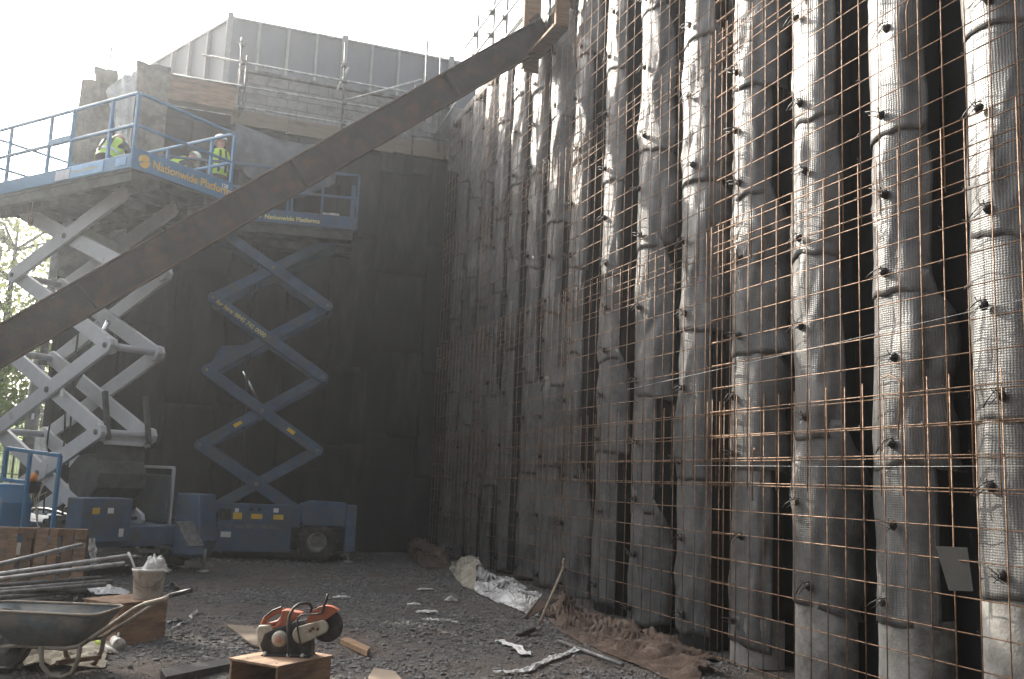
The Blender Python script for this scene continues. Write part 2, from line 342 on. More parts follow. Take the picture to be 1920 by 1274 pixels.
# ---------------------------------------------------------------- the piled wall on the right
PITCH_Y = [3.45, 4.55, 5.62, 6.75, 7.93, 9.06, 10.2, 11.42, 12.56, 13.76, 14.78, 15.7, 16.75, 17.7, 18.6, 19.5, 20.4]
WX = 6.0; PR = .325; TOP = 9.95
wall = thing('retaining_wall', 'tall wall of round concrete piles wrapped in grey knitted drainage matting', 'wall', (WX, 0, 0))
mb = MB(); mb.box(.56, 1.3, -8, 21.28, -.3, TOP - .05); mb.build('wall_core', M_dark, wall)
def fixing_mesh():
    mb = MB(); rr = random.Random(3)
    mb.lathe([(0, .05), (.03, .045), (.05, .02), (.065, .0), (.02, -.01)], 8, Matrix.Rotation(-math.pi / 2, 4, 'Y'))
    for k in range(3):
        a = rr.uniform(0, 6.28); l = rr.uniform(.03, .07)
        p0 = Vector((0, 0, 0)); p1 = Vector((-.07, .05 * math.cos(a), .05 * math.sin(a))); p2 = p1 + Vector((-.03, l * math.cos(a + .5), l * math.sin(a + .8)))
        mb.tube([p0, p1, p2], .0055, 4)
    mb.tube([(-.02, -.09, .02), (-.09, -.03, .03), (-.1, .1, .015), (-.1, .2, -.01)], .007, 5)
    mb.tube([(-.02, -.08, -.04), (-.08, -.02, -.03), (-.09, .13, -.04)], .006, 5)
    return mb.mesh('fixing')
FIX = fixing_mesh()
def fabric(yc, z0, z1, seed, lay, wide, pile):
    nu, nv = 30, max(10, int((z1 - z0) / .06)); rr = random.Random(seed)
    a0, a1 = -(1.0 if yc > 11 else 1.25) - wide * (rr.random() - .3), 1.42 + wide * rr.random()
    bil = rr.random() < .3; tilt = rr.uniform(-.14, .14); a0 -= .55 * bil; fl = rr.uniform(.001, .014); rag = rr.uniform(0, 9); amp = rr.choice((.01, .014, .018, .025, .05)); uvs = []
    folds = [(rr.uniform(-.35, .35), rr.uniform(z0, z1), rr.uniform(-.3, .3) if q_ < 4 else rr.uniform(-1, 1), rr.uniform(.025, .07), rr.choice((-1, 1, 1)) * rr.uniform(.008, .03), rr.uniform(.35, .9)) for q_ in range(6)]
    lobes = [(rr.uniform(-.9, .9), rr.uniform(z0, z1), rr.uniform(-.02, .06), rr.uniform(.12, .35), rr.uniform(.2, .7)) for _ in range(3)]
    ps = yc * 3.1; ap = -(1.0 if yc > 11 else 1.25)
    def fn(u, v):
        win = min(1, 3.5 * v, 5 * (1 - v) + .25)
        hem = .05 * fbm(u * 3 + rag, seed, 0) + tilt * (u - .5) + .04 * math.sin(u * math.pi)
        z = z1 + (z0 + hem - z1) * v if v > .5 else z1 + (z0 - z1) * v + hem * v
        al = ap + (a0 - ap) * min(1, 4 * v); a = al + (a1 - al) * u
        e = abs(u * 2 - 1)
        r = PR + .011 + lay * v + fl * v ** 9 + win * amp * fbm(a * 1.6, z * 1.1, seed * 1.7, 3) + .02 * fbm(a * 1.4, z * .8, ps, 3) + .5 * win * amp * math.sin(a * 7 + 2 * fbm(z * .7, seed, 1)) * (e ** 1.5)
        for la, lz, lh, ls, lw in lobes: r += win * lh * math.exp(-((a - la) / ls) ** 2 - ((z - lz) / lw) ** 2)
        for fy, fz, fs_, fw, fh, fl_ in folds:
            dz_ = z - fz; r += win * fh * math.exp(-((a * PR - fy - fs_ * dz_) / fw) ** 2 - (dz_ / fl_) ** 2)
        if bil: r += .13 * max(0, (-a - .8)) * (.6 + fbm(z * 1.5, seed, 6))
        r = max(r, PR + .006)
        if e > .8: r += (e - .8) * (.04 + .25 * fbm(z * 1.3, ps, 7 if u > .5 else 3))
        uvs.append((a * PR, z))
        return (PR * .8 - r * math.cos(a) * (.8 if abs(a) < 1.571 else 1), yc + r * math.sin(a) + .022 * fbm(z * .45, yc, 3), z)
    mb = MB(); mb.grid(nu, nv, fn); me = mb.mesh('fabric_sheet')
    ul = me.uv_layers.new(name='UVMap')
    idx = np.empty(len(me.loops), dtype=np.int32); me.loops.foreach_get('vertex_index', idx)
    ul.data.foreach_set('uv', np.array(uvs, dtype=np.float32)[idx].ravel())
    o = link('fabric_sheet', me, M_fab, pile, solid=.003); return o
rw = random.Random(11)
for i, yc in enumerate(PITCH_Y):
    mb = MB(); n = 14; prof = [(PR * .8 - PR * .985 * math.cos(a) * (.8 if abs(a) < 1.571 else 1), yc + PR * .985 * math.sin(a)) for a in np.linspace(-1.9, 1.9, n)]
    zz = np.linspace(-.2, TOP - .12, 24)
    mb.grid(n - 1, 23, lambda u, v: (prof[round(u * (n - 1))][0] + .012 * fbm(yc + u * 3, zz[round(v * 23)] * 2, 5), prof[round(u * (n - 1))][1], zz[round(v * 23)]))
    pile = mb.build('pile', M_dark, wall)  # black core puts the shade of the near side into the colour
    if yc < 9.5:
        hz = .97 if yc < 6 else (.62 if yc < 8 else .3); PC = PR * 1.05
        mb = MB(); mb.grid(n - 1, 8, lambda u, v: (PR * .8 - PC * math.cos(-1.9 + 3.8 * u) * (.8 if abs(-1.9 + 3.8 * u) < 1.571 else 1) + .006 * fbm(yc + u * 4, v * 3, 5), yc + PC * math.sin(-1.9 + 3.8 * u), -.2 + v * (hz + .2)))
        mb.build('concrete_foot', M_conc, pile)
    z = .95 if yc < 6 else (.6 if yc < 8 else rw.uniform(-.1, .1)); k = 0
    while z < TOP - .3:
        h = rw.uniform(1.25, 2.1); z1 = min(z + h, TOP)
        if TOP - z1 < .5: z1 = TOP
        fabric(yc, z - .09, min(z1 + .13, TOP), i * 31 + k, .010, .25, pile); k += 1
        for q in ((.06, .55) if z1 - z > 1.2 else (.06,)):
            o = link('fixing', FIX, M_wire, pile); aa = rw.uniform(-.35, .15); rr_ = PR + .05
            o.location = (PR * .8 - rr_ * math.cos(aa) * .8, yc + rr_ * math.sin(aa), z + (z1 - z) * q + .05)
            o.rotation_euler = (rw.uniform(-.7, .7), 0, aa * .5); o.scale = (.8, .7, .7)
        z = z1
# capping strip along the wall head
mb = MB(); mb.box(-.02, 1.3, 1.5, 21.2, TOP, TOP + .16); mb.build('capping_beam', M_conc, wall, bevel=.02)

# reinforcing mesh in front of it: sheets of welded bars, lapped
SH, SL, SZ, SY = 3.0, 4.8, .262, .25
def rod(L, axis, r=.0055):
    mb = MB(); mb.tube([(0, 0, 0), tuple(L * (k == axis) for k in range(3))], r, 6); me = mb.mesh('bar'); me.materials.append(M_rust); return me
nH, nV = int(SH / SZ) + 1, int(SL / SY) + 1
barH, barV = rod(SL, 1), rod(SH, 2)
def hook_mesh():
    mb = MB(); mb.tube([(0, 0, -.42), (0, 0, .05), (-.005, .03, .09), (-.01, .12, .12), (-.01, .2, .1)], .007, 6); me = mb.mesh('hook_bar'); me.materials.append(M_rust); return me
HOOK = hook_mesh()
rows = ['bottom row', 'second row up', 'third row up', 'top row']
cols_ = ['nearest the camera', 'second bay from the camera', 'third bay from the camera', 'fourth bay from the camera', 'beside the dark corner']
rm = random.Random(4)
for c in range(5):
    for r_ in range(4):
        y0 = .25 + c * 4.38; z0 = (-.22, 1.64, 4.1, 6.6)[r_]
        L_ = SL if c < 4 else 21.15 - y0; H_ = (2.84, 3.0, 3.0, 3.36)[r_]
        t = thing('mesh_sheet', f'rusty steel mesh sheet, {rows[r_]}, {cols_[c]}', 'steel mesh', (5.93 - .03 * (r_ % 2) - .02 * (c % 2), y0, z0), 0, 'rusty reinforcing mesh sheets on the wall')
        bh = barH if c < 4 else rod(L_, 1); bv = barV if H_ == SH else rod(H_, 2)
        for k in range(int(H_ / SZ) + 1):
            o = link('bar', bh, None, t); o.location = (0, rm.uniform(-.04, .04), .06 + k * SZ + rm.uniform(-.008, .008)); o.rotation_euler = (rm.uniform(-.0012, .0012), 0, rm.uniform(-.001, .001))
        for k in range(int(L_ / SY) + 1):
            o = link('bar', bv, None, t); o.location = (-.014, .06 + k * SY + rm.uniform(-.008, .008), rm.uniform(-.02, .02)); o.rotation_euler = (rm.uniform(-.002, .002), rm.uniform(-.001, .001), 0)
        for k in range(1 if c < 4 else 0):
            o = link('hook_bar', HOOK, None, t); o.location = (-.03, rm.uniform(.4, L_ - .4), rm.uniform(.5, H_ - .4)); o.rotation_euler = (rm.uniform(-.1, .1), 0, rm.choice((0, 2.6)))
        # tie wires, far too many to pick apart
        mb = MB()
        for k in range(60):
            a = rm.randrange(int(L_ / SY)); b = rm.randrange(int(H_ / SZ)); p = Vector((-.02, .06 + a * SY, .06 + b * SZ))
            mb.tube([p + Vector((0, -.015, -.015)), p + Vector((-.012, 0, 0)), p + Vector((0, .015, .018)), p + Vector((-.015, .03, rm.uniform(-.04, .04)))], .0022, 3)
        tag(mb.build('tie_wire', M_wire, t, fix=False), kind='stuff')

# ---------------------------------------------------------------- dark lined wall at the back
BY = 21.3
bw = thing('lined_wall', 'dark membrane lined back wall below the blockwork and hoarding', 'wall', (0, BY, 0))
mb = MB(); mb.box(-2.05, 7.0, .06, 1.6, -.2, 9.2); mb.build('wall_core', M_dark, bw)
rb = random.Random(2); x = -2.1
while x < 5.9:
    wd = min(rb.uniform(.9, 1.3), 6.02 - x); z = -.05
    while z < 9.1:
        h = min(rb.uniform(1.6, 3.2), 9.15 - z); sd_ = rb.random() * 50; nz_ = max(6, int(h / .15))
        mb = MB(); mb.grid(10, nz_, lambda u, v: (x - .03 + u * (wd + .06), .03 - .03 * rb.random() * 0 - .035 * abs(fbm(u * 1.2 + sd_, v * h * .7, sd_)) - .02 * math.sin(u * math.pi) - .012 * v, z + h - v * (h + .06)))
        mb.build('lining_sheet', M_back, bw, solid=.008); z += h
    x += wd
# loose flap of membrane hanging over the head of the lining
def flap(u, v):
    x = 1.0 + u * 2.3; sag = .35 * math.sin(u * math.pi) ; top = 9.22 - .25 * math.sin(u * 2.6)
    return (x, -.09 - .16 * math.sin(v * 2.6) - .08 * fbm(u * 4, v * 2, 3) , top - v * (.95 + sag + .12 * fbm(u * 5, 0, 2)))
M_flap = mat('grey_blue_membrane', (.085, .09, .10), .5, var=.35, scale=2, dirt=(.16, .16, .165), dscale=2.5, damt=.3, bump=.3, bscale=15)
mb = MB(); mb.grid(30, 14, flap); mb.build('loose_membrane', M_flap, bw, solid=.008)
# timber shutter board along the head, then block courses
x = .95
while x < 5.9:
    l = min(1.22, 5.92 - x); dz = .05 * math.sin(x * 1.3)
    mb = MB(); mb.box(x, x + l - .008, -.10 + .02 * rb.random(), .06, 9.14 + dz, 9.50 + dz * .4); mb.build('edge_board', M_tim, bw, bevel=.006); x += l
blk = MB(); blk.box(0, .435, -.05, .15, 0, .21); BLK = blk.mesh('block'); BLK.materials.append(M_block)
mb = MB(); mb.box(1.02, 5.95, -.03, .14, 9.5, 10.42); mb.build('mortar_bed', M_mortar, bw)
for cz in range(4):
    x = 1.0 + (.22 if cz % 2 else 0)
    while x < 5.5:
        o = link('block', BLK, None, bw); o.location = (x, rb.uniform(-.006, .004), 9.515 + cz * .225); x += .45
mb = MB(); mb.box(1.0, 5.95, -.10, .2, 10.43, 10.5); mb.build('coping', M_conc, bw, bevel=.01)
mb = MB(); mb.box(5.96, 6.7, -.02, .5, 8.9, 10.5); mb.build('end_pier', M_block, bw, bevel=.01)
# broken concrete and lined column at the left end
def rough_box(x0, x1, y0, y1, z0, z1, a=.06, n=10):
    mb = MB(); bm = bmesh.new(); bmesh.ops.create_cube(bm, size=1); bmesh.ops.subdivide_edges(bm, edges=bm.edges, cuts=n, use_grid_fill=True)
    for v in bm.verts:
        p = Vector((x0 + (v.co.x + .5) * (x1 - x0), y0 + (v.co.y + .5) * (y1 - y0), z0 + (v.co.z + .5) * (z1 - z0)))
        v.co = p + noise.noise_vector(p * 1.7) * a + noise.noise_vector(p * 5) * a * .4
    mb.v = [v.co[:] for v in bm.verts]; bm.verts.index_update(); mb.f = [tuple(q.index for q in f.verts) for f in bm.faces]; mb.sm = [False] * len(mb.f); bm.free(); return mb
M_rub1 = mat('rough_wall', (.17, .155, .13), .9, var=.4, scale=1.6, dirt=(.055, .05, .045), dscale=2.2, damt=.62, bump=.9, bscale=9)
rough_box(-2.15, -.95, -.15, .6, 5.4, 9.55, .13).build('broken_concrete', M_rub1, bw)
rough_box(-1.9, -1.5, .1, .5, 9.4, 9.98, .12, 6).build('broken_concrete', M_rub1, bw)
rough_box(-1.06, -.42, -.55, .3, 7.0, 10.0, .09).build('lined_column', M_rub1, bw)
mb = MB(); mb.box(-.42, 1.0, -.28, .05, 9.42, 10.02, Matrix.Rotation(.0, 4, 'Y')); mb.build('plywood_panel', M_ply, bw, bevel=.008)
mb = MB(); mb.box(-.4, 1.0, .05, .3, 8.0, 9.4); mb.build('recess_shade', M_dark, bw)  # solid black block, the shade under the panel put into its colour
# pale polythene sheet draped over the column
dR = (onY(258, 133, 20.62), onY(250, 215, 20.62), onY(243, 296, 20.62)); dL = (onY(198, 172, 20.7), onY(213, 222, 20.7), onY(222, 296, 20.66))
def drape(u, v):
    q = v * 1.9999; i = int(q); p = dR[i].lerp(dR[i + 1], q - i); l = dL[i].lerp(dL[i + 1], q - i); c = p.lerp(l, u)
    return (c.x, c.y - .05 * math.sin(u * 16 + v * 3) - .06 * fbm(u * 5, v * 3, 2), c.z + .10 * math.sin(u * math.pi) * (1 - v) + .03 * fbm(u * 6, v * 3, 8))
mb = MB(); mb.grid(30, 30, drape)
tag(mb.build('polythene_sheet', M_film, None, solid=.003), 'pale blue white polythene sheet draped over the rough column', 'plastic sheet')
# thin aerial mast on the broken concrete
am = thing('aerial_mast', 'thin upright rod with a short side arm above the broken concrete', 'aerial', onY(203, 133, BY + .3))
mb = MB(); mb.tube([(0, 0, -.3), (.02, 0, .62)], .02, 6); mb.build('mast', M_galvd, am)
mb = MB(); mb.tube([(.012, 0, .48), (.32, 0, .45)], .012, 5); mb.build('side_arm', M_galvd, am)

# hoarding above and behind the blockwork
HY = 24.3; hk = 24.3 / 22.8
ho = thing('site_hoarding', 'grey sheet hoarding with pale posts above the blockwork', 'hoarding', (.79 * hk, HY, 10.3))
def hoard(p0, p1, n, ztop0, ztop1, big):
    p0 = Vector(p0); p1 = Vector(p1); d = (p1 - p0) / n; nrm = Vector((d.y, -d.x, 0)).normalized()
    for k in range(n):
        a = p0 + d * k; b = p0 + d * (k + 1); za = ztop0 + (ztop1 - ztop0) * k / n; zb = ztop0 + (ztop1 - ztop0) * (k + 1) / n
        g = d.normalized() * .012; mb = MB(); o_ = -nrm * .03
        vs = [a + g, b - g, b - g + Vector((0, 0, zb)), a + g + Vector((0, 0, za))]
        mb.add(vs + [q + o_ for q in vs], [(0, 1, 2, 3), (7, 6, 5, 4), (0, 4, 5, 1), (1, 5, 6, 2), (2, 6, 7, 3), (3, 7, 4, 0)]); mb.build('panel', M_panel, ho)
        wd = .15 if k % big == 0 else .07; mb = MB(); q = a + nrm * .05
        mb.bar(q, q + Vector((0, 0, za + (.12 if k % big == 0 else -.02))), wd, .09, up=nrm); mb.build('post', M_post, ho, bevel=.006)
    mb = MB(); a = p0 + Vector((0, 0, ztop0 + .02)); b = p1 + Vector((0, 0, ztop1 + .02)); mb.bar(a, b, .1, .05); mb.build('cap_rail', M_post, ho)
hoard((0, 0, 0), (6.2 * hk, 0, 0), 9, 2.75, 2.75, 4)
hoard((-2.0 * hk, 3.7 * hk, 0), (0, 0, 0), 5, 2.5, 2.7, 9)
# ---------------------------------------------------------------- raking steel shore
A = Vector((5.86, 15.2, 9.62)); B = Vector((-5.88, 13.79, -.05)); bd = (B - A).normalized()
bl = (B - A).length
bside = bd.cross(Vector((0, 0, 1))).normalized(); bup = bside.cross(bd)
Mb = Matrix(((bd.x, bside.x, bup.x, A.x), (bd.y, bside.y, bup.y, A.y), (bd.z, bside.z, bup.z, A.z), (0, 0, 0, 1)))
rs = thing('raking_shore', 'long rusty brown steel beam propping the wall diagonally across the view', 'steel beam'); rs.matrix_world = Mb
if bup.z < 0: pass
hd = .25; sg = 1 if bup.z > 0 else -1
mb = MB(); mb.box(0, bl, -.012, .012, -hd + .02, hd - .02); mb.build('web', M_beam, rs)
for s in (-1, 1):
    mb = MB(); mb.box(0, bl, -.15, .15, s * hd - (.02 if s > 0 else 0), s * hd + (.02 if s < 0 else 0)); mb.build('flange', M_flange, rs, bevel=.004)
mb = MB(); mb.box(-.03, 0, -.2, .2, -.33, .33); mb.build('end_plate', M_beam, rs)
for k in (2.2, 5.4, 9.0):
    for s in (-1, 1):
        mb = MB(); mb.box(k, k + .016, s * .012 if s > 0 else -.14, .14 if s > 0 else -.012, -hd + .02, hd - .02); mb.build('stiffener', M_beam, rs)
# timber box round its head
tb = thing('timber_box', 'pale timber box frame around the head of the diagonal beam', 'timber frame', (5.66, 14.6, 9.22))
for nm, bx in (('bottom_board', (-.06, .22, -.62, .66, -.06, -.01)), ('side_board', (-.02, .18, -.70, -.645, -.06, 1.9)), ('side_board', (-.06, .22, .70, .755, -.3, 1.9)), ('top_board', (-.10, .28, -.62, .66, 1.7, 1.75)), ('batten', (-.06, -.022, -.72, -.64, -.06, 1.9)), ('batten', (-.10, -.062, .70, .79, -.25, 1.9))):
    mb = MB(); mb.box(*bx); mb.build(nm, M_wood, tb, bevel=.004)
mb = MB(); mb.grid(12, 16, lambda u, v: (-.13 - .05 * fbm(u * 3, v * 3, 1) + u * .12, -.6 + u * .40, 1.95 - v * 1.75 + .05 * math.sin(u * 6)))
tag(mb.build('membrane_wrap', M_flap, None, solid=.01, loc=(5.66, 14.6, 9.22)), 'dark membrane wrapped beside the beam head inside the timber box', 'membrane')

# ---------------------------------------------------------------- tube and fitting guardrails
def coupler(mb, p): 
    p = Vector(p); mb.box(p.x - .05, p.x + .05, p.y - .05, p.y + .05, p.z - .045, p.z + .045); mb.tube([p + Vector((-.09, 0, .03)), p + Vector((.09, 0, .03))], .016, 5); mb.tube([p + Vector((0, -.09, -.02)), p + Vector((0, .09, -.02))], .016, 5)
def scaffold(label, group, rails, posts, braces, cps, org):
    t = thing('scaffold_guardrail', label, 'scaffold', org, 0, group); o3 = Vector(org)
    for nm, L_ in (('rail', rails), ('upright', posts), ('brace', braces)):
        for a, b in L_:
            mb = MB(); mb.tube([Vector(a) - o3, Vector(b) - o3], .0242, 10); mb.build(nm, M_galv if nm != 'upright' else M_galvd, t, fix=False)
    for p in cps:
        mb = MB(); coupler(mb, Vector(p) - o3); mb.build('coupler', M_galvd, t)
y0 = 20.92
scaffold('galvanised tube guardrail along the top of the blockwork', None,
    [((.2, y0, 10.5), (5.85, y0, 10.5)), ((-.35, y0, 9.94), (4.9, y0 - .02, 9.98)), ((1.0, y0, 9.48), (5.85, y0, 9.5))],
    [((1.08, y0 + .07, 9.25), (1.0, y0 + .07, 11.1)), ((1.16, y0 + .07, 9.3), (1.15, y0 + .07, 10.7)), ((3.34, y0 + .07, 9.35), (3.28, y0 + .07, 11.45)), ((5.0, y0 + .07, 9.0), (4.98, y0 + .07, 10.75)), ((5.62, y0 + .07, 9.2), (5.55, y0 + .07, 11.6)), ((5.25, y0 + .07, 9.9), (5.2, y0 + .07, 11.9)), ((2.15, y0 + .5, 9.6), (2.15, y0 + .5, 10.35))],
    [((3.38, y0 - .06, 10.03), (5.1, y0 - .06, 10.85)), ((5.45, y0 - .08, 9.45), (6.1, y0 - .9, 10.9)), ((3.1, y0 + .14, 10.1), (3.4, y0 + .14, 10.9))],
    [(1.08, y0, 10.5), (1.12, y0, 9.95), (1.1, y0, 9.48), (3.31, y0, 10.5), (3.34, y0, 9.98), (3.35, y0, 9.5), (4.99, y0, 9.98), (5.0, y0, 9.5), (3.29, y0 + .07, 10.9), (1.02, y0 + .07, 10.95), (5.58, y0, 10.5)], (1.1, y0, 9.4))
x0 = 6.25
ys_ = [15.6, 17.1, 18.5, 19.4, 20.6]
scaffold('tube guardrail with star shaped couplers along the head of the piled wall', None,
    [((x0, 8.5, 12.1), (x0, 21.4, 12.1)), ((x0, 8.5, 11.55), (x0, 21.2, 11.55)), ((x0, 8.5, 11.02), (x0, 20.2, 11.02)), ((x0 + .1, 15.4, 11.1), (x0 + .1, 18.8, 11.1))],
    [((x0 + .07, y, 10.1), (x0 + .07, y, 12.6 + .25 * (k % 2))) for k, y in enumerate(ys_)],
    [((x0 + .12, 16.6, 10.2), (x0 + .12, 18.3, 11.9))],
    [(x0, y, z) for y in ys_ for z in (12.1, 11.55, 11.02)], (x0, 18, 10.1))
# ---------------------------------------------------------------- scissor lifts
def scissor_arm(parent, p0, p1, y, hgt, th, m, sub=None):
    """p0, p1 in x, z: a box section arm with cut ends between two pins"""
    d = Vector((p1[0] - p0[0], 0, p1[1] - p0[1])); L = d.length; d.normalize(); n = Vector((-d.z, 0, d.x)); e = hgt * .5
    def P(s, t): q = Vector((p0[0], 0, p0[1])) + d * s + n * t; return (q.x, q.z)
    poly = [P(-e, -hgt * .22), P(-e * .4, -hgt / 2), P(L + e * .4, -hgt / 2), P(L + e, -hgt * .22), P(L + e, hgt * .22), P(L + e * .4, hgt / 2), P(-e * .4, hgt / 2), P(-e, hgt * .22)]
    mb = MB(); mb.prism(poly, y - th / 2, y + th / 2); o = mb.build('scissor_arm', m, parent, bevel=.008)
    return o
def pin(parent, x, y, z, r, m, l=.05):
    mb = MB(); mb.lathe([(0, -l), (r, -l), (r, l), (0, l)], 14, Matrix.Translation((x, y, z)) @ Matrix.Rotation(math.pi / 2, 4, 'X'), smooth=False); return mb.build('pivot_pin', m, parent, bevel=.004)
def stack(t, cx, hs, levels, y0, y1, hgt, th, m, mpin, tube_m, rise=1):
    arms = []
    for k in range(len(levels) - 1):
        za, zb = levels[k], levels[k + 1]; fa, fb = (za, zb) if rise > 0 else (zb, za)
        for (yo, s) in ((y0, 1), (y1, -1)):
            arms.append(scissor_arm(t, (cx - hs, fa), (cx + hs, fb), yo + s * (th + .012), hgt, th, m))
            arms.append(scissor_arm(t, (cx - hs, fb), (cx + hs, fa), yo, hgt, th, m))
            pin(t, cx, yo - s * .01, (za + zb) / 2, hgt * .2, mpin, th * .62)
        if k:
            for sx in (-1, 1):
                mb = MB(); mb.tube([(cx + sx * hs, y0 - .02, za), (cx + sx * hs, y1 + .02, za)], hgt * .24, 10); mb.build('cross_tube', tube_m, t)
                for yo in (y0, y1): pin(t, cx + sx * hs, yo + (-.01 if yo == y0 else .01), za, hgt * .17, mpin, th * .6)
    return arms
def rails(t, x0, x1, y0, y1, zt, zr, m, px_list, far_px, gap=None):
    """guardrail posts and rails round a platform"""
    s = .05
    for y, L_ in ((y0, px_list), (y1, far_px)):
        for x in L_:
            mb = MB(); mb.box(x - s / 2, x + s / 2, y - s / 2, y + s / 2, zt, zr - .026); mb.build('rail_post', m, t, bevel=.006)
        for z in (zr, (zt + zr) / 2 + .06):
            mb = MB(); mb.bar((x0, y, z), (x1, y, z), .05, .05); mb.build('rail', m, t, bevel=.012)
    for x in (x0, x1):
        for z in (zr - .001, (zt + zr) / 2 + .061):
            mb = MB(); mb.bar((x, y0 + .026, z), (x, y1 - .026, z), .045, .045); mb.build('rail', m, t, bevel=.012)
def wheel(t, x, y, z, r, wd, n_lug=18):
    mb = MB(); Mx = Matrix.Translation((x, y, z)) @ Matrix.Rotation(math.pi / 2, 4, 'X')
    mb.lathe([(r * .52, -wd * .42), (r * .62, -wd * .5), (r * .9, -wd * .48), (r, -wd * .36), (r, wd * .36), (r * .9, wd * .48), (r * .62, wd * .5), (r * .52, wd * .42)], 28, Mx)
    w_ = mb.build('tyre', M_rub, t)
    mb = MB()
    for k in range(n_lug):
        a = 2 * math.pi * k / n_lug; Q = Mx @ Matrix.Rotation(a, 4, 'Z'); mb.box(r * .9, r * 1.035, -.03, .03, -wd * .5, -.02, Q @ Matrix.Rotation(.25, 4, 'X')); mb.box(r * .9, r * 1.035, -.03, .03, .02, wd * .5, Q @ Matrix.Rotation(-.25, 4, 'X'))
    tag(mb.build('tread', M_rub, w_), kind='stuff')
    mb = MB(); mb.lathe([(r * .53, wd * .38), (r * .5, wd * .44), (r * .36, wd * .30), (r * .3, wd * .26), (r * .22, wd * .30), (0, wd * .32)], 22, Mx); mb.build('rim', M_galvd, w_)
M_panelb = mat('panel_grey', (.055, .07, .08), .6, var=.2, dirt=(.1, .095, .085), damt=.5, bump=.05)

# ---- the big grey armed lift at the left
l1 = thing('scissor_lift', 'large scissor lift with pale grey arms and blue platform, nearest the left edge', 'scissor lift', (-2.0, 16.86, 0), math.atan2(-.79, .62), 'scissor lifts')
lev = [.78, 2.11, 3.46, 4.79, 6.02 - .12]
arms = stack(l1, -.06, 1.38, lev, .45, 1.42, .25, .07, M_grey, M_galvd, M_grey, -1)
xa, xb, W1 = -2.1, 2.1, 1.92; zd = 6.14
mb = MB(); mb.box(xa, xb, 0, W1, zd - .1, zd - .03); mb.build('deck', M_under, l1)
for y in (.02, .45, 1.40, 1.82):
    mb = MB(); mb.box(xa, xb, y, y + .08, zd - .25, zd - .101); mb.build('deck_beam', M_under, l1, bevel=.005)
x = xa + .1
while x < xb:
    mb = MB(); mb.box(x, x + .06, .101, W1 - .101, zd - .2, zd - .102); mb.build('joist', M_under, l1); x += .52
for nm, a in (('toe_board', (xa, xb, -.03, -.002, zd - .05, zd + .17)), ('toe_board', (xa, xb, W1 + .002, W1 + .03, zd - .05, zd + .17)), ('toe_board', (xb + .002, xb + .03, -.03, W1 + .03, zd - .06, zd + .27)), ('toe_board', (xa - .03, xa - .002, -.03, W1 + .03, zd - .05, zd + .17))):
    mb = MB(); mb.box(*a); mb.build(nm, M_blue, l1, bevel=.005)
rails(l1, xa, xb, 0, W1, zd + .0, zd + 1.14, M_blue, [xa, -1.25, -.1, .5, 1.48, 2.1], [xa, -.9, .4, 1.55, 2.1])
mb = MB(); mb.box(-.1, .5, -.03, .02, zd + .62, zd + .72); mb.build('gate_bar', M_blue, l1, bevel=.006)
# lettering on its end board
Rz = Matrix.Rotation(math.pi / 2, 4, 'Z')
def put_text(body, size, m, parent, p, rz, tilt=0, bold=.0):
    o = lettering(body, size, m, parent, p, (R(90), 0, rz), bold=bold)
    if tilt: o.matrix_local = Matrix.Translation(p) @ Matrix.Rotation(rz, 4, 'Z') @ Matrix.Rotation(tilt, 4, 'Y') @ Matrix.Rotation(R(90), 4, 'X')
    return o
zt = zd - .06
put_text('Nationwide Platforms', .185, M_yel, l1, (xb + .0325, .34, zt + .10), R(90), bold=.004)
put_text('128', .10, M_whp, l1, (xb + .0325, 1.70, zt + .20), R(90), bold=.003)
def emblem(parent, Mx, r):
    mb = MB()
    for s, a0, a1 in ((1, -.15, 3.0), (-1, 3.25, 5.9)):
        pts = [(r * math.cos(a) + s * .0, r * math.sin(a)) for a in np.linspace(a0, a1, 14)]
        inner = [(r * .15 * s, r * .12), (-r * .25 * s, -r * .05 * s)]
        mb.prism(pts + inner, -.002, 0, Mx)
    return mb.build('emblem', M_yel, parent)
emblem(l1, Matrix.Translation((xb + .033, .19, zt + .16)) @ Matrix.Rotation(R(90), 4, 'Z') @ Matrix.Rotation(-.5, 4, 'Y'), .105)
# sign on the long side board
M_sign = mat('pale_blue_sign', (.22, .42, .66), .5, bump=0)
mb = MB(); mb.box(.62, 1.45, -.038, -.031, zd - .03, zd + .16); mb.build('sign_plate', M_sign, l1)
put_text('Nationwide Platforms', .075, M_yelp, l1, (.66, -.041, zd + .04), 0)
mb = MB(); mb.box(.22, .60, -.038, -.031, zd - .03, zd + .13); mb.build('sign_plate', mat('pale_sign', (.55, .58, .64), .5, bump=0), l1)
mb = MB(); mb.box(1.75, 2.0, -.038, -.031, zd + .0, zd + .13); mb.build('sign_plate', M_sign, l1)
# hydraulic rams, hanging polythene
mb = MB(); mb.tube([(-.55, .93, 2.5), (.1, .93, 3.25)], .07, 12); rm_ = mb.build('hydraulic_ram', M_under, l1)
mb = MB(); mb.tube([(.1, .93, 3.25), (.62, .93, 3.95)], .04, 10); mb.build('piston_rod', mat('bright_steel', (.75, .77, .8), .15, metal=1, var=.05, bump=0), rm_)
mb = MB(); mb.tube([(-.9, .93, 1.2), (.5, .93, 2.2)], .09, 12); mb.build('hydraulic_ram', M_under, l1)
for p in ((.35, .40, 2.72), (-.35, .40, 2.35)):
    mb = MB(); mb.box(p[0] - .04, p[0] + .04, .411, .413, p[2] - .05, p[2] + .05); mb.build('warning_sticker', M_whp, l1)
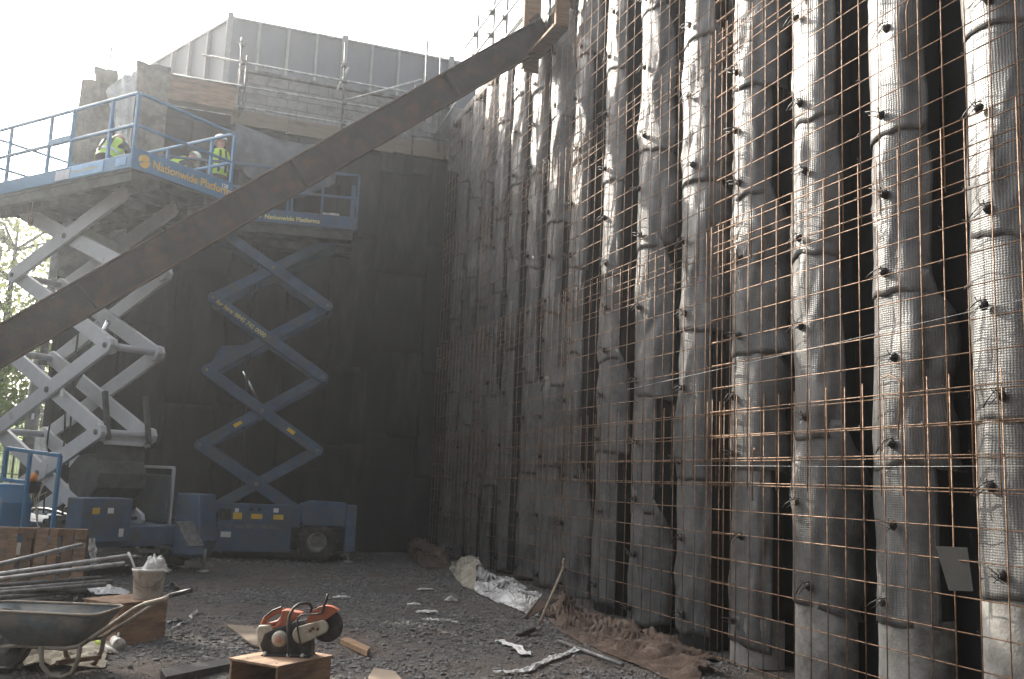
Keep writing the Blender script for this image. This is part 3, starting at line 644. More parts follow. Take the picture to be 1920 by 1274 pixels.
# inner bracing at the bottom of the stack
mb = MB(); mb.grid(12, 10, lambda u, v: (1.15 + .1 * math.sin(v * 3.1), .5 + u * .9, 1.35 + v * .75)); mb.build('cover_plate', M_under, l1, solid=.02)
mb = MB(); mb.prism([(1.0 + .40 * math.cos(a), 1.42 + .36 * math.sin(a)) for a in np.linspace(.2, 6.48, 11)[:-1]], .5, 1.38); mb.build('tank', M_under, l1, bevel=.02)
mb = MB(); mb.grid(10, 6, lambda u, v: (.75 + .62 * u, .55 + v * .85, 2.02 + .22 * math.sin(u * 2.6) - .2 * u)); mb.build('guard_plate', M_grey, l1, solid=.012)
mb = MB(); mb.box(.7, 1.3, .6, 1.3, .95, 1.1); mb.build('tray', M_blk, l1, bevel=.01)
for y in (.55, 1.3):
    mb = MB(); mb.bar((1.45, y, 2.0), (1.25, y, 2.75), .07, .07); mb.build('link_bar', M_under, l1, bevel=.005)
mb = MB(); mb.bar((1.42, .6, .95), (-.4, .6, .35), .1, .2); mb.build('link_bar', M_under, l1, bevel=.008)
# chassis and end boxes, their shade put into the darker blue
mb = MB(); mb.box(-1.9, 2.0, .15, 1.75, .42, .72); mb.build('chassis', M_blue2, l1, bevel=.02)
mb = MB(); mb.box(1.74, 2.1, -.22, .62, .5, 1.14); mb.build('end_box', M_blue2, l1, bevel=.02)
mb = MB(); mb.prism([(1.65, .22), (2.18, .22), (2.30, .5), (2.18, 1.22), (1.65, 1.22)], 1.78, 2.12); mb.build('end_box', M_blue2, l1, bevel=.02)
mb = MB(); mb.prism([(2.05, .3), (2.45, .3), (2.40, .42), (2.08, .78)], 1.45, 1.77); mb.build('step', M_blue2, l1, bevel=.01)
mb = MB(); mb.bar((2.41, 1.61, .43), (2.09, 1.61, .79), .31, .012, up=(.75, 0, .66)); mb.build('step_plate', M_galvd, l1)
mb = MB(); mb.box(-.2, 1.7, 1.55, 1.6, .75, 1.5); mb.build('engine_cover', M_panelb, l1, bevel=.01)
for a, b in (((1.62, 1.70, .72), (1.62, 1.70, 1.62)), ((.2, 1.70, .72), (.2, 1.70, 1.62)), ((.2, 1.70, 1.62), (1.62, 1.70, 1.62)), ((.2, 1.70, 1.4), (1.62, 1.70, 1.4))):
    mb = MB(); mb.bar(a, b, .045, .045); mb.build('frame_bar', M_grey, l1, bevel=.005)
for x in (-1.35, 1.35):
    for y in (.0, 1.95): wheel(l1, x, y, .42, .42, .3)
for x, y in ((2.22, 1.95), (2.0, -.1), (-2.0, -.1), (-2.0, 1.9)):
    mb = MB(); mb.tube([(x, y, .0), (x, y, .45)], .03, 8); mb.lathe([(0, .0), (.11, .0), (.11, .03), (.03, .05)], 12, Matrix.Translation((x, y, .0))); mb.build('outrigger', M_galv, l1)
l1g = l1; NB = set(bpy.data.objects)
# console with beacon and blue cage at the near side
mb = MB(); mb.prism([(-.35, .45), (.35, .45), (.35, 1.02), (.16, 1.28), (-.35, 1.28)], -.75, -.28); cb = mb.build('control_box', M_blue, l1g, bevel=.02)
mb = MB(); mb.box(-.3, .3, -.754, -.751, .97, 1.0); mb.build('stripe', M_yel, cb)
mb = MB(); mb.box(.06, .15, -.754, -.751, .80, .92); mb.build('sticker', M_whp, cb)
mb = MB(); mb.lathe([(0, .13), (.03, .12), (.05, .08), (.05, 0), (0, 0)], 12, Matrix.Translation((.42, -.35, 1.33))); mb.build('beacon', mat('orange_lens', (.9, .28, .03), .25, bump=0, var=.05), l1g)
mb = MB(); mb.box(.36, .48, -.42, -.28, 1.16, 1.33); mb.build('beacon_bracket', M_blk, l1g)
cage = [((.5, -.5, .62), (.5, -.5, 1.78)), ((1.22, -.5, .55), (1.22, -.5, 1.72)), ((.5, -.5, .62), (1.22, -.5, .55)), ((-.1, -.5, 1.8), (1.22, -.5, 1.72)), ((-.1, -.5, 1.32), (-.1, -.5, 1.8)), ((-.1, -.5, 1.34), (.5, -.5, 1.32))]
for a, b in cage:
    mb = MB(); mb.bar(a, b, .055, .05, up=(0, 1, 0)); mb.build('cage_bar', M_blue, l1g, bevel=.008)
mb = MB()
for k in range(3):
    mb.tube([(1.0 + .02 * k, -.53, 1.6 - .2 * k), (.9 - .05 * k, -.55, 1.1), (.95, -.56, .75), (1.05 + .05 * k, -.55, .66 - .03 * k)], .008, 5)
mb.build('hanging_cable', M_cream, l1g)
for o in set(bpy.data.objects) - NB:
    if o.parent == l1: o.location.x += .66
# polythene hung in the lowest diamond, a rope and a tassel below the deck
def poly(u, v):
    return (-.55 + u * .75 * (.35 + .65 * v), .62 + .06 * math.sin(u * 17) * v, 2.02 - v * .72)
mb = MB(); mb.grid(30, 12, poly); o = mb.build('polythene_sheet', M_film, None, solid=.003); o.matrix_world = Matrix.Translation((-2.0, 16.86, 0)) @ Matrix.Rotation(math.atan2(-.79, .62), 4, 'Z')
tag(o, 'clear polythene hanging in folds inside the lowest diamond of grey arms', 'plastic sheet')
rp_ = thing('hanging_rope', 'thin rope with a knotted tan end hanging below the left platform', 'rope', at(66, 352, 16.1))
mb = MB(); mb.tube([(0, 0, .05), (-.01, 0, -.45)], .006, 5); mb.build('cord', M_straw, rp_)
mb = MB(); mb.lathe([(0, 0), (.03, -.03), (.045, -.14), (.03, -.22), (0, -.24)], 8, Matrix.Translation((-.01, 0, -.43))); mb.build('knot', M_ply, rp_)

for k, (x, z0_, z1_) in enumerate(((.2, .9, 3.2), (.28, .8, 4.4), (-.3, .8, 2.9))):
    mb = MB(); mb.tube([(x + .06 * math.sin(q * 5 + k), .62 + .05 * k, z0_ + (z1_ - z0_) * q) for q in np.linspace(0, 1, 14)], .016, 6); mb.build('hydraulic_hose', M_blk, l1)
mb = MB(); mb.tube([(-1.2 + 2.9 * q, 1.0, .80 + .05 * math.sin(q * 9)) for q in np.linspace(0, 1, 10)], .03, 6); mb.build('hydraulic_hose', M_blk, l1)
for k, y in enumerate((.2, .7, 1.15)):
    mb = MB(); mb.bar((2.06, y, .32 + .05 * k), (2.06, y + .5, .34), .05, .05); mb.build('frame_bar', M_galvd, l1)
for (y, z, m, w_, h_) in ((-.05, 1.0, M_yel, .12, .09), (.2, 1.0, M_whp, .1, .08), (.42, .7, M_whp, .08, .12)):
    mb = MB(); mb.box(2.1005, 2.103, y, y + w_, z - h_, z); mb.build('warning_sticker', m, l1)

# ---- the blue lift in front of the dark wall
l2 = thing('scissor_lift', 'blue scissor lift with thin blue arms standing before the dark back wall', 'scissor lift', (1.73, 18.51, 0), R(-8.7), 'scissor lifts')
lev2 = [.70, 2.07, 3.48, 4.88, 6.22]
stack(l2, .09, 1.08, lev2, .34, 1.24, .2, .06, M_blue2, M_galvd, M_blue2)
xa, xb, W2 = -2.15, 1.6, 1.6; zd = 6.42
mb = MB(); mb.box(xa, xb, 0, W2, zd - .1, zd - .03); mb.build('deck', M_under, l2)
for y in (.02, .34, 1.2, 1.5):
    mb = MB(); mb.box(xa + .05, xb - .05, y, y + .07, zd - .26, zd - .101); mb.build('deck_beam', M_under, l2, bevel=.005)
for nm, a in (('toe_board', (xa, xb, -.03, -.002, zd - .06, zd + .2)), ('toe_board', (xa, xb, W2 + .002, W2 + .03, zd - .06, zd + .2)), ('toe_board', (xb + .002, xb + .03, -.03, W2 + .03, zd - .06, zd + .2)), ('toe_board', (xa - .03, xa - .002, -.03, W2 + .03, zd - .06, zd + .2))):
    mb = MB(); mb.box(*a); mb.build(nm, M_blue2, l2, bevel=.005)
rails(l2, xa, xb, 0, W2, zd, zd + 1.05, M_blue2, [xa, -1.2, -.1, .35, .92, 1.6], [xa, -1.0, .2, 1.6])
mb = MB(); mb.box(1.47, 1.56, -.01, .05, zd + .2, zd + .85); mb.build('gate_post', M_blue2, l2, bevel=.006)
put_text('Nationwide Platforms', .118, M_yelp, l2, (-.14, -.0325, zd + .01), 0, bold=.003)
emblem(l2, Matrix.Translation((-.25, -.0325, zd + .07)) @ Matrix.Rotation(-.5, 4, 'Y'), .06)
# lettering along an arm: descends from the left pin at level 3 to the right pin at level 2
ang = math.atan2(4.88 - 3.48, 2.16)
d_ = Vector((2.16, 0, -(4.88 - 3.48))).normalized()
p_ = Vector((.09 - 1.08, .34 - .032, 4.88)) + d_ * .10 - Vector((-d_.z, 0, d_.x)) * .05
put_text('for hire: 0845 745 0000', .118, M_yelp, l2, p_, 0, tilt=ang, bold=.003)
for (k, s, f_) in ((1, 1, .76), (1, -1, .3)):
    a = Vector((.09 - 1.08, .34 - .0315, 3.48)) if s > 0 else Vector((.09 - 1.08, .34 + .04, 2.07)); e_ = Vector((2.16, 0, -1.41 if s > 0 else 1.41)).normalized(); p = a + e_ * 2.58 * f_
    mb = MB(); mb.bar(p - e_ * .08, p + e_ * .08, .003, .07, up=(0, 0, 1)); mb.build('warning_sticker', M_yel, l2)
mb = MB(); mb.tube([(-.35, .8, 3.55), (-.02, .8, 2.95)], .035, 8); mb.build('piston_rod', MATS['bright_steel'], l2)
mb = MB(); mb.prism([(-.95, 3.62), (-.78, 3.98), (.0, 4.05), (-.5, 3.86)], .5, .54); mb.build('bracket_plate', M_blue2, l2, bevel=.006)
# chassis
mb = MB(); mb.box(-1.9, 1.9, .3, 1.4, .35, .62); mb.build('chassis', M_blk, l2, bevel=.02)
mb = MB(); mb.prism([(-.56, .16), (.80, .16), (.80, 1.0), (.76, 1.02), (-.5, 1.02)], -.02, .28); sp = mb.build('side_panel', M_blue2, l2, bevel=.015)
put_text('for hire 0845 745 0000', .105, M_galvd, l2, (-.38, -.0225, .58), 0, bold=.003)
for x, z, wd, hh, m in ((-.18, .80, .16, .12, M_yel), (-.2, .90, .07, .07, M_whp), (.16, .80, .2, .09, M_yel), (.55, .80, .18, .09, M_yel), (.5, .92, .09, .08, M_whp), (-.36, .46, .18, .10, M_whp), (-.40, .82, .2, .2, M_blk), (.06, .93, .06, .06, M_blk), (.2, .93, .06, .06, M_blk)):
    mb = MB(); mb.box(x - wd / 2, x + wd / 2, -.026, -.0215, z - hh / 2, z + hh / 2); mb.build('sticker', m, sp)
mb = MB(); mb.box(.802, .95, .02, .3, .62, .98); mb.build('side_box', M_blue2, l2, bevel=.01)
mb = MB(); mb.prism([(1.0, .66), (1.78, .66), (1.78, 1.10), (1.1, 1.12), (.9, 1.05)], -.02, .4); mb.build('engine_cover', M_blue2, l2, bevel=.02)
mb = MB(); mb.box(1.785, 1.98, -.05, .5, .2, 1.06); mb.build('end_plate', M_blue2, l2, bevel=.015)
mb = MB(); mb.box(-.92, -.68, -.02, .15, .72, 1.06); sb_ = mb.build('socket_box', M_grey, l2, bevel=.01)
for z in (.8, .89, .98):
    mb = MB(); mb.box(-.82, -.78, -.026, -.0205, z - .02, z + .02); mb.build('socket', M_blk, sb_)
for x in (-1.35, 1.28):
    for y in (.12, 1.45): wheel(l2, x, y, .36, .36, .26)
for x, y in ((1.88, .1), (-1.88, .1), (1.88, 1.5), (-1.88, 1.5)):
    mb = MB(); mb.tube([(x, y, .0), (x, y, .4)], .028, 8); mb.lathe([(0, .0), (.1, .0), (.1, .03), (.03, .05)], 12, Matrix.Translation((x, y, .0))); mb.build('outrigger', M_galv, l2)
for k in range(3):
    mb = MB(); mb.tube([(-.3 + .05 * k + .05 * math.sin(q * 6 + k), .75, .9 + 5.2 * q) for q in np.linspace(0, 1, 18)], .012, 5); mb.build('hydraulic_hose', M_blk, l2)
# odds and ends on the blue deck
o = rough_box(-.16, .16, -.12, .12, 0, .2, .05, 5); M2 = Matrix.Translation((1.73, 18.51, 0)) @ Matrix.Rotation(R(-8.7), 4, 'Z')
q = o.build('crumpled_bag', M_white, None); q.matrix_world = M2 @ Matrix.Translation((1.08, .22, zd + .0)); q.scale = (1, 1, 1.4); tag(q, 'crumpled white bag on the blue platform deck', 'bag')
mb = MB(); mb.tube([(0, 0, .2), (.35, .1, .24)], .03, 6); q = mb.build('timber_offcut', M_wood, None); q.matrix_world = M2 @ Matrix.Translation((.5, .2, zd + .03)); tag(q, 'short reddish timber offcut lying on the blue platform deck', 'timber')
# ---------------------------------------------------------------- people on the platforms
def person(label, loc, rz, J, helmet=None, vest=True, tool=None, vest_m=None):
    """J: joints in metres, x to the person's right, y forward, z up from the feet or knees"""
    t = thing('person', label, 'person', loc, rz)
    V = []; E = []; Rr = []
    def nd(p, r, par=None):
        V.append(Vector(p)); Rr.append(r)
        if par is not None: E.append((par, len(V) - 1))
        return len(V) - 1
    pel = nd(J['pelvis'], .135); wst = nd(J['waist'], .13, pel); ch = nd(J['chest'], .15, wst); nk = nd(J['neck'], .06, ch)
    nh = nd(Vector(J['neck']).lerp(Vector(J['head']), .45), .07, nk); hd_ = nd(J['head'], .095, nh); nd(Vector(J['head']) + (Vector(J['head']) - Vector(J['neck'])).normalized() * .07, .08, hd_)
    mats = {}
    for s, k in ((-1, 'L'), (1, 'R')):
        sh = nd(J['sh' + k], .07, ch); el = nd(J['el' + k], .05, sh); wr = nd(J['wr' + k], .034, el)
        f = (Vector(J['wr' + k]) - Vector(J['el' + k])).normalized(); sd = f.cross(Vector((0, 0, 1)));  sd = sd.normalized() if sd.length > .1 else Vector((1, 0, 0)); dn = f.cross(sd)
        pm = nd(Vector(J['wr' + k]) + f * .05, .036, wr)
        for q, (off, ln) in enumerate(((-.03, .07), (-.01, .08), (.01, .075), (.03, .06))):
            a = nd(Vector(J['wr' + k]) + f * .10 + sd * off, .011, pm); nd(Vector(J['wr' + k]) + f * (.10 + ln * .7) + sd * off * 1.2 + dn * .035, .009, a)
        nd(Vector(J['wr' + k]) + f * .075 - sd * s * .06, .012, pm)
        hp = nd(J['hip' + k], .098, pel); kn = nd(J['kn' + k], .066, hp); an = nd(J['an' + k], .05, kn); nd(J['toe' + k], .045, an)
    me = bpy.data.meshes.new('body'); me.from_pydata([v[:] for v in V], E, []); o = bpy.data.objects.new('body', me); COL.objects.link(o)
    k = o.modifiers.new('skin', 'SKIN'); k.use_smooth_shade = True
    for i, r in enumerate(Rr): me.skin_vertices[0].data[i].radius = (r, r); me.skin_vertices[0].data[i].use_root = (i == 0)
    sb = o.modifiers.new('sub', 'SUBSURF'); sb.levels = 2; sb.render_levels = 2
    dg = bpy.context.evaluated_depsgraph_get(); dg.update(); m2 = bpy.data.meshes.new_from_object(o.evaluated_get(dg)); bpy.data.objects.remove(o)
    m2.materials.clear(); m2.materials.append(M_cloth); m2.materials.append(M_skin); m2.materials.append(vest_m or M_hiv)
    hc = Vector(J['head']); 
    for p in m2.polygons:
        c = p.center; p.use_smooth = True
        if (c - hc).length < .17 or min((c - Vector(J['wrL'])).length, (c - Vector(J['wrR'])).length) < .06 or (c - Vector(J['wrL'])).dot(Vector(J['wrL']) - Vector(J['elL'])) > 0 and (c - Vector(J['wrL'])).length < .25 or (c - Vector(J['wrR'])).dot(Vector(J['wrR']) - Vector(J['elR'])) > 0 and (c - Vector(J['wrR'])).length < .25: p.material_index = 1
    link('body', m2, None, t)
    # face: nose, ears, eyes, mouth
    up = (Vector(J['head']) - Vector(J['neck'])).normalized(); fw = Vector(J.get('face', (0, 1, 0))).normalized(); fw = (fw - up * fw.dot(up)).normalized(); rt = fw.cross(up)
    MF = Matrix(((rt.x, fw.x, up.x, hc.x), (rt.y, fw.y, up.y, hc.y), (rt.z, fw.z, up.z, hc.z), (0, 0, 0, 1)))
    mb = MB(); mb.add([MF @ Vector(q) for q in ((-.016, .09, -.03), (.016, .09, -.03), (0, .125, -.03), (0, .09, .025))], [(0, 1, 2), (0, 2, 3), (1, 3, 2), (0, 3, 1)]); mb.build('nose', M_skin, t)
    for s in (-1, 1):
        mb = MB(); mb.lathe([(0, -.012), (.03, -.01), (.034, 0), (.02, .012), (0, .006)], 10, MF @ Matrix.Translation((s * .098, 0, -.005)) @ Matrix.Rotation(s * math.pi / 2, 4, 'Y')); mb.build('ear', M_skin, t)
        mb = MB(); mb.lathe([(0, -.01), (.012, 0), (0, .01)], 8, MF @ Matrix.Translation((s * .034, .088, .02))); mb.build('eye', M_blk, t)
    mb = MB(); mb.box(-.025, .025, .083, .094, -.062, -.052, MF); mb.build('mouth', mat('lips', (.3, .12, .1), .5, bump=0), t)
    if helmet:
        mb = MB(); mb.lathe([(.135, .0), (.128, .012), (.126, .05), (.108, .105), (.06, .142), (0, .152)], 18, MF @ Matrix.Translation((0, 0, .035))); h_ = mb.build('helmet', helmet, t)
        mb = MB(); mb.prism([(-.1, 0), (-.07, .065), (0, .09), (.07, .065), (.1, 0)], -.006, .006, MF @ Matrix.Translation((0, .105, .037)) @ Matrix.Rotation(-math.pi / 2, 4, 'X')); mb.build('peak', helmet, h_)
    if vest:
        a = Vector(J['chest']); b = Vector(J['pelvis']); ax = (Vector(J['neck']) - b); L = ax.length; ax.normalize(); rt2 = (Vector(J['shR']) - Vector(J['shL'])).normalized(); f2 = ax.cross(rt2) * -1
        prof = [(0.0, .172, .15), (.25, .172, .152), (.55, .182, .162), (.78, .2, .165), (.93, .17, .13), (1.0, .1, .09)]; n = 18; vs = []; fs = []
        pts = [Vector(J['pelvis']), Vector(J['waist']), Vector(J['chest']), Vector(J['neck'])]
        def spine(q):
            q *= 2.999; i = int(q); return pts[i].lerp(pts[min(i + 1, 3)], q - i)
        for (q, rx, ry) in prof:
            c = spine(q * .98)
            for i in range(n):
                an_ = 2 * math.pi * i / n; vs.append(c + rt2 * rx * math.cos(an_) + f2 * ry * math.sin(an_) + Vector((0, 0, .008 * fbm(an_, q * 5, loc[0]))))
        for j in range(len(prof) - 1):
            for i in range(n): fs.append((j * n + i, j * n + (i + 1) % n, (j + 1) * n + (i + 1) % n, (j + 1) * n + i))
        mb = MB(); mb.add(vs, fs, True); v_ = mb.build('vest', vest_m or M_hiv, t)
        for s in (-.075, .075):
            for sg_ in (-1, 1):
                mb = MB(); pp = []
                for q, ry in ((.1, .158), (.4, .168), (.7, .176), (.92, .14)): pp.append(spine(q * .98) + rt2 * s * (1 - .3 * q) + f2 * sg_ * ry)
                for i in range(3): mb.bar(pp[i], pp[i + 1], .04, .012, up=f2)
                mb.build('harness_strap', M_cloth, v_)
        mb = MB(); c = spine(.35)
        for i in range(n):
            a0, a1 = 2 * math.pi * i / n, 2 * math.pi * (i + 1) / n; p0 = c + rt2 * .181 * math.cos(a0) + f2 * .16 * math.sin(a0); p1 = c + rt2 * .181 * math.cos(a1) + f2 * .16 * math.sin(a1)
            mb.bar(p0, p1, .006, .05, up=ax)
        mb.build('reflective_band', M_refl, v_)
    return t
M_whh = mat('white_helmet', (.8, .8, .78), .3, var=.03, bump=0); M_orh = mat('orange_helmet', (.85, .24, .06), .35, var=.05, bump=0)
def base(fl, **kw):
    J = dict(pelvis=(0, 0, .95), waist=(0, .0, 1.08), chest=(0, .0, 1.3), neck=(0, .0, 1.5), head=(0, .03, 1.63), shL=(-.19, 0, 1.42), elL=(-.25, .02, 1.14), wrL=(-.22, .16, .92), shR=(.19, 0, 1.42), elR=(.25, .02, 1.14), wrR=(.22, .16, .92),
             hipL=(-.1, 0, .9), knL=(-.11, .03, .5), anL=(-.11, 0, .09), toeL=(-.12, .15, .045), hipR=(.1, 0, .9), knR=(.11, .03, .5), anR=(.11, 0, .09), toeR=(.12, .15, .045)); J.update(kw); return J
kneel = base(0, pelvis=(0, -.16, .42), waist=(0, -.08, .53), chest=(0, .06, .70), neck=(0, .17, .86), head=(0, .27, .93), shL=(-.19, .11, .79), elL=(-.24, .3, .58), wrL=(-.18, .45, .4), shR=(.19, .11, .79), elR=(.24, .3, .58), wrR=(.18, .48, .42),
    hipL=(-.1, -.16, .39), knL=(-.12, .2, .1), anL=(-.12, -.28, .09), toeL=(-.12, -.42, .05), hipR=(.1, -.16, .39), knR=(.14, .24, .42), anR=(.14, .22, .09), toeR=(.14, .38, .045), face=(0, .7, -.6))
crouch = {k: (v if k == 'face' else (v[0], v[1], v[2] * .62 if k not in ('toeL', 'toeR', 'anL', 'anR', 'knL') else v[2])) for k, v in kneel.items()}
bend = base(0, pelvis=(0, -.12, .86), waist=(0, -.02, .96), chest=(0, .17, 1.1), neck=(0, .33, 1.24), head=(0, .43, 1.31), shL=(-.19, .24, 1.17), elL=(-.24, .36, .92), wrL=(-.16, .52, .8), shR=(.19, .24, 1.17), elR=(.24, .38, .92), wrR=(.16, .54, .82),
    hipL=(-.1, -.1, .82), knL=(-.12, .06, .46), anL=(-.12, -.06, .09), hipR=(.1, -.1, .82), knR=(.12, .06, .46), anR=(.12, -.06, .09), toeL=(-.12, .1, .045), toeR=(.12, .1, .045), face=(0, .7, -.6))
M1 = Matrix.Translation((-2.0, 16.86, 0)) @ Matrix.Rotation(math.atan2(-.79, .62), 4, 'Z'); M2 = Matrix.Translation((1.73, 18.51, 0)) @ Matrix.Rotation(R(-8.7), 4, 'Z')
D1, D2 = 6.14 - .03, 6.42 - .03
person('person kneeling on the left platform in a lime vest with dark harness straps, back turned', M1 @ Vector((.72, .55, D1)), R(-20), kneel, None)
person('crouching person in orange helmet and lime vest behind the long side of the left platform', M1 @ Vector((.35, .95, D1)), R(-75), crouch, M_orh)
person('person bending in a white helmet seen between the two blue platforms', M2 @ Vector((-2.0, .45, D2)), R(-60), bend, M_whh, vest=True)
person('person in white helmet and lime vest standing on the blue platform behind the rail', M2 @ Vector((-1.12, .5, D2)), R(20), base(0), M_whh)

# ---------------------------------------------------------------- foreground: crate, cut-off saw
bx = thing('plywood_box', 'open ended plywood box in front, cut-off saw on its lid', 'box', (.93, 6.93, .0), R(40))
bw_, bd_, bh = .56, .45, .30
for nm, a in (('lid', (-.01, bw_ + .01, -.01, bd_ + .01, bh - .018, bh)), ('side_panel', (0, bw_, 0, .018, -.06, bh - .019)), ('side_panel', (0, bw_, bd_ - .018, bd_, -.06, bh - .019)), ('base', (0, bw_, .019, bd_ - .019, .0, .016)), ('end_panel', (bw_ - .018, bw_, .019, bd_ - .019, .017, bh - .019))):
    mb = MB(); mb.box(*a); mb.build(nm, M_ply, bx, bevel=.003)
for p in ((.06, .07), (.07, .36), (.48, .08), (.47, .38)):
    mb = MB(); mb.lathe([(0, .002), (.009, .002), (.01, 0)], 8, Matrix.Translation((*p, bh))); mb.build('screw_head', M_blk, bx)
sw = thing('cut_off_saw', 'orange and cream petrol cut-off saw with a black disc standing on plywood box', 'saw', (0, 0, 0))
q = at(565, 1222, 6.98); rz = R(-22); u_ = .0043
sw.location = (q.x, q.y, .301); sw.rotation_euler = (0, 0, rz)
def S(cx, cy): return ((cx - 975) / 6 * u_, (868 - cy) / 6 * u_)
def SP(pts): return [S(*p) for p in pts]
def arc(cx, cy, r, a0, a1, n): return [(cx + r * math.cos(R(a)), cy - r * math.sin(R(a))) for a in np.linspace(a0, a1, n)]
# body
mb = MB(); mb.prism(SP([(600, 850), (560, 780), (600, 660), (700, 610), (860, 560), (1000, 520), (1060, 620), (1085, 780), (1085, 862), (640, 866)]), -.05, .09); mb.build('engine_housing', M_blk, sw, bevel=.012)
mb = MB(); mb.prism(SP([(515, 640), (530, 590), (640, 580), (700, 640), (660, 700), (645, 850), (580, 850), (530, 740)]), -.045, .08); mb.build('rear_tank', M_cream, sw, bevel=.012)
# rear handle: orange loop
outer = SP([(512, 650), (525, 570), (560, 515), (640, 455), (735, 408), (800, 425), (850, 440), (965, 452), (965, 480), (860, 530), (800, 590), (700, 610), (600, 640)])
mb = MB()
loop = [S(*p) for p in ((545, 615), (575, 530), (650, 470), (735, 428), (775, 445), (755, 510), (715, 560), (640, 585), (560, 600))]
mb.tube([(x, .02, z) for x, z in loop], .019, 10); mb.build('rear_handle', M_orange, sw)
mb = MB(); mb.prism(SP([(750, 430), (800, 425), (960, 450), (965, 480), (860, 540), (790, 600), (700, 625), (690, 590), (740, 540)]), -.03, .075); mb.build('top_cover', M_orange, sw, bevel=.012)
mb = MB(); mb.prism(SP([(515, 650), (530, 590), (560, 590), (600, 612), (700, 590), (690, 628), (600, 650)]), -.035, .06); mb.build('handle_root', M_orange, sw, bevel=.01)
mb = MB(); mb.prism(SP([(560, 512), (640, 440), (735, 398), (745, 412), (645, 456), (568, 526)]), .0, .04); mb.build('trigger_lock', M_blk, sw, bevel=.004)
# starter cover
mb = MB(); x, z = S(765, 705); mb.lathe([(0, .03), (.03, .03), (.05, .022), (.058, 0), (.058, -.03)], 24, Matrix.Translation((x, -.062, z)) @ Matrix.Rotation(math.pi / 2, 4, 'X')); sc_ = mb.build('starter_cover', M_cream, sw)
mb = MB(); mb.lathe([(0, .002), (.026, .001), (.028, -.004)], 18, Matrix.Translation((x, -.0925, z)) @ Matrix.Rotation(math.pi / 2, 4, 'X')); mb.build('starter_boss', mat('faded_red', (.42, .22, .17), .6, bump=.1), sc_)
# belt cover
mb = MB(); mb.prism(SP(arc(985, 650, 88, 100, 262, 10) + [(1000, 745)] + arc(1185, 568, 70, -50, 88, 9)), -.085, -.052); bc = mb.build('belt_cover', M_cream, sw, bevel=.012)
for (cx, cy) in ((1075, 605), (1150, 585), (1100, 580)):
    mb = MB(); x, z = S(cx, cy); mb.lathe([(0, .003), (.012, .002), (.013, -.003)], 10, Matrix.Translation((x, -.0865, z)) @ Matrix.Rotation(math.pi / 2, 4, 'X')); mb.build('bolt_cap', M_woodd, bc)
# disc and guard
x, z = S(1225, 560); MX = Matrix.Translation((x, -.02, z)) @ Matrix.Rotation(math.pi / 2, 4, 'X')
mb = MB(); mb.lathe([(0, .002), (.10, .002), (.118, .003), (.118, -.003), (.10, -.002), (0, -.002)], 48, MX); mb.build('cutting_disc', M_blk, sw)
gp = arc(1215, 560, 196, 52, 208, 22)
mb = MB(); pts = SP(gp); cxz = S(1215, 560); n = len(pts); vs = []; fs = []
for y in (-.045, .012):
    vs += [Vector((a, y, b)) for a, b in pts]
c0 = len(vs); vs += [Vector((S(1255, 470)[0], y, S(1255, 470)[1])) for y in (-.045, .012)]
for i in range(n - 1): fs += [(i, i + 1, n + i + 1, n + i), (c0, i, i + 1), (c0 + 1, n + i + 1, n + i)]
mb.add(vs, fs); mb.build('disc_guard', M_orange, sw, solid=.004, bevel=.002)
# front tube handle, hose and guard lever
def T(pts, y): return [(S(a, b)[0], y if not isinstance(y, list) else y[i], S(a, b)[1]) for i, (a, b) in enumerate(pts)]
mb = MB(); mb.tube(T([(885, 852), (868, 700), (858, 560), (864, 460), (890, 395), (930, 360), (985, 352), (1020, 370), (1034, 410), (1020, 500)], [-.10, -.115, -.115, -.105, -.08, -.05, .0, .03, .05, .06]), .0105, 10); mb.build('front_handle', M_blk, sw)
mb = MB(); mb.tube(T([(1000, 770), (965, 640), (942, 540), (950, 480), (985, 452), (1060, 448), (1140, 440), (1180, 425)], -.096), .0065, 8); mb.build('water_hose', M_blk, sw)
mb = MB(); mb.tube(T([(1172, 440), (1190, 360), (1215, 290), (1222, 240)], -.055), .009, 8); mb.build('guard_lever', M_blk, sw)
for (a, b) in ((880, 848), (1020, 850), (640, 856)):
    mb = MB(); x, z = S(a, b); mb.lathe([(0, .008), (.014, .006), (.015, -.006)], 10, Matrix.Translation((x, -.1, max(z, .016))) @ Matrix.Rotation(math.pi / 2, 4, 'X')); mb.build('foot', M_white, sw)
mb = MB(); mb.prism(SP([(600, 868), (600, 855), (1090, 845), (1090, 868)]), -.10, .1); mb.build('base_frame', M_blk, sw, bevel=.004)

# ---------------------------------------------------------------- wheelbarrow
wbz = .0
wb = thing('wheelbarrow', 'mud stained steel wheelbarrow with tubular legs at the left edge', 'wheelbarrow', (-.45, 8.39, wbz), R(-20))
def tub(inset, zt, zb):
    top = [(-.70 + inset, -.27 + inset), (.27 - inset, -.30 + inset), (.27 - inset, .30 - inset), (-.70 + inset, .27 - inset)]
    bot = [(-.42 + inset, -.17 + inset), (.10 - inset, -.2 + inset), (.10 - inset, .2 - inset), (-.42 + inset, .17 - inset)]
    return top, bot
def rr_loop(c, r, n=5):
    out = []
    for i in range(4):
        p = Vector(c[i]); a = (Vector(c[i - 1]) - p).normalized(); b = (Vector(c[(i + 1) % 4]) - p).normalized()
        for k in range(n): 
            s = k / (n - 1); out.append(p + a * r * (1 - s) ** 2 + b * r * s ** 2)
    return out
top, bot = tub(0, .49, .24); LV = []
for f in (0, .5, 1): 
    c = [tuple(Vector(t_).lerp(Vector(b_), f)) for t_, b_ in zip(top, bot)]; LV.append([(v.x, v.y, .49 - .25 * f - .03 * (v.x > .0) * 0) for v in (Vector((*q, 0)) if len(q) == 2 else q for q in rr_loop([Vector(q) for q in c], .10 - .02 * f))])
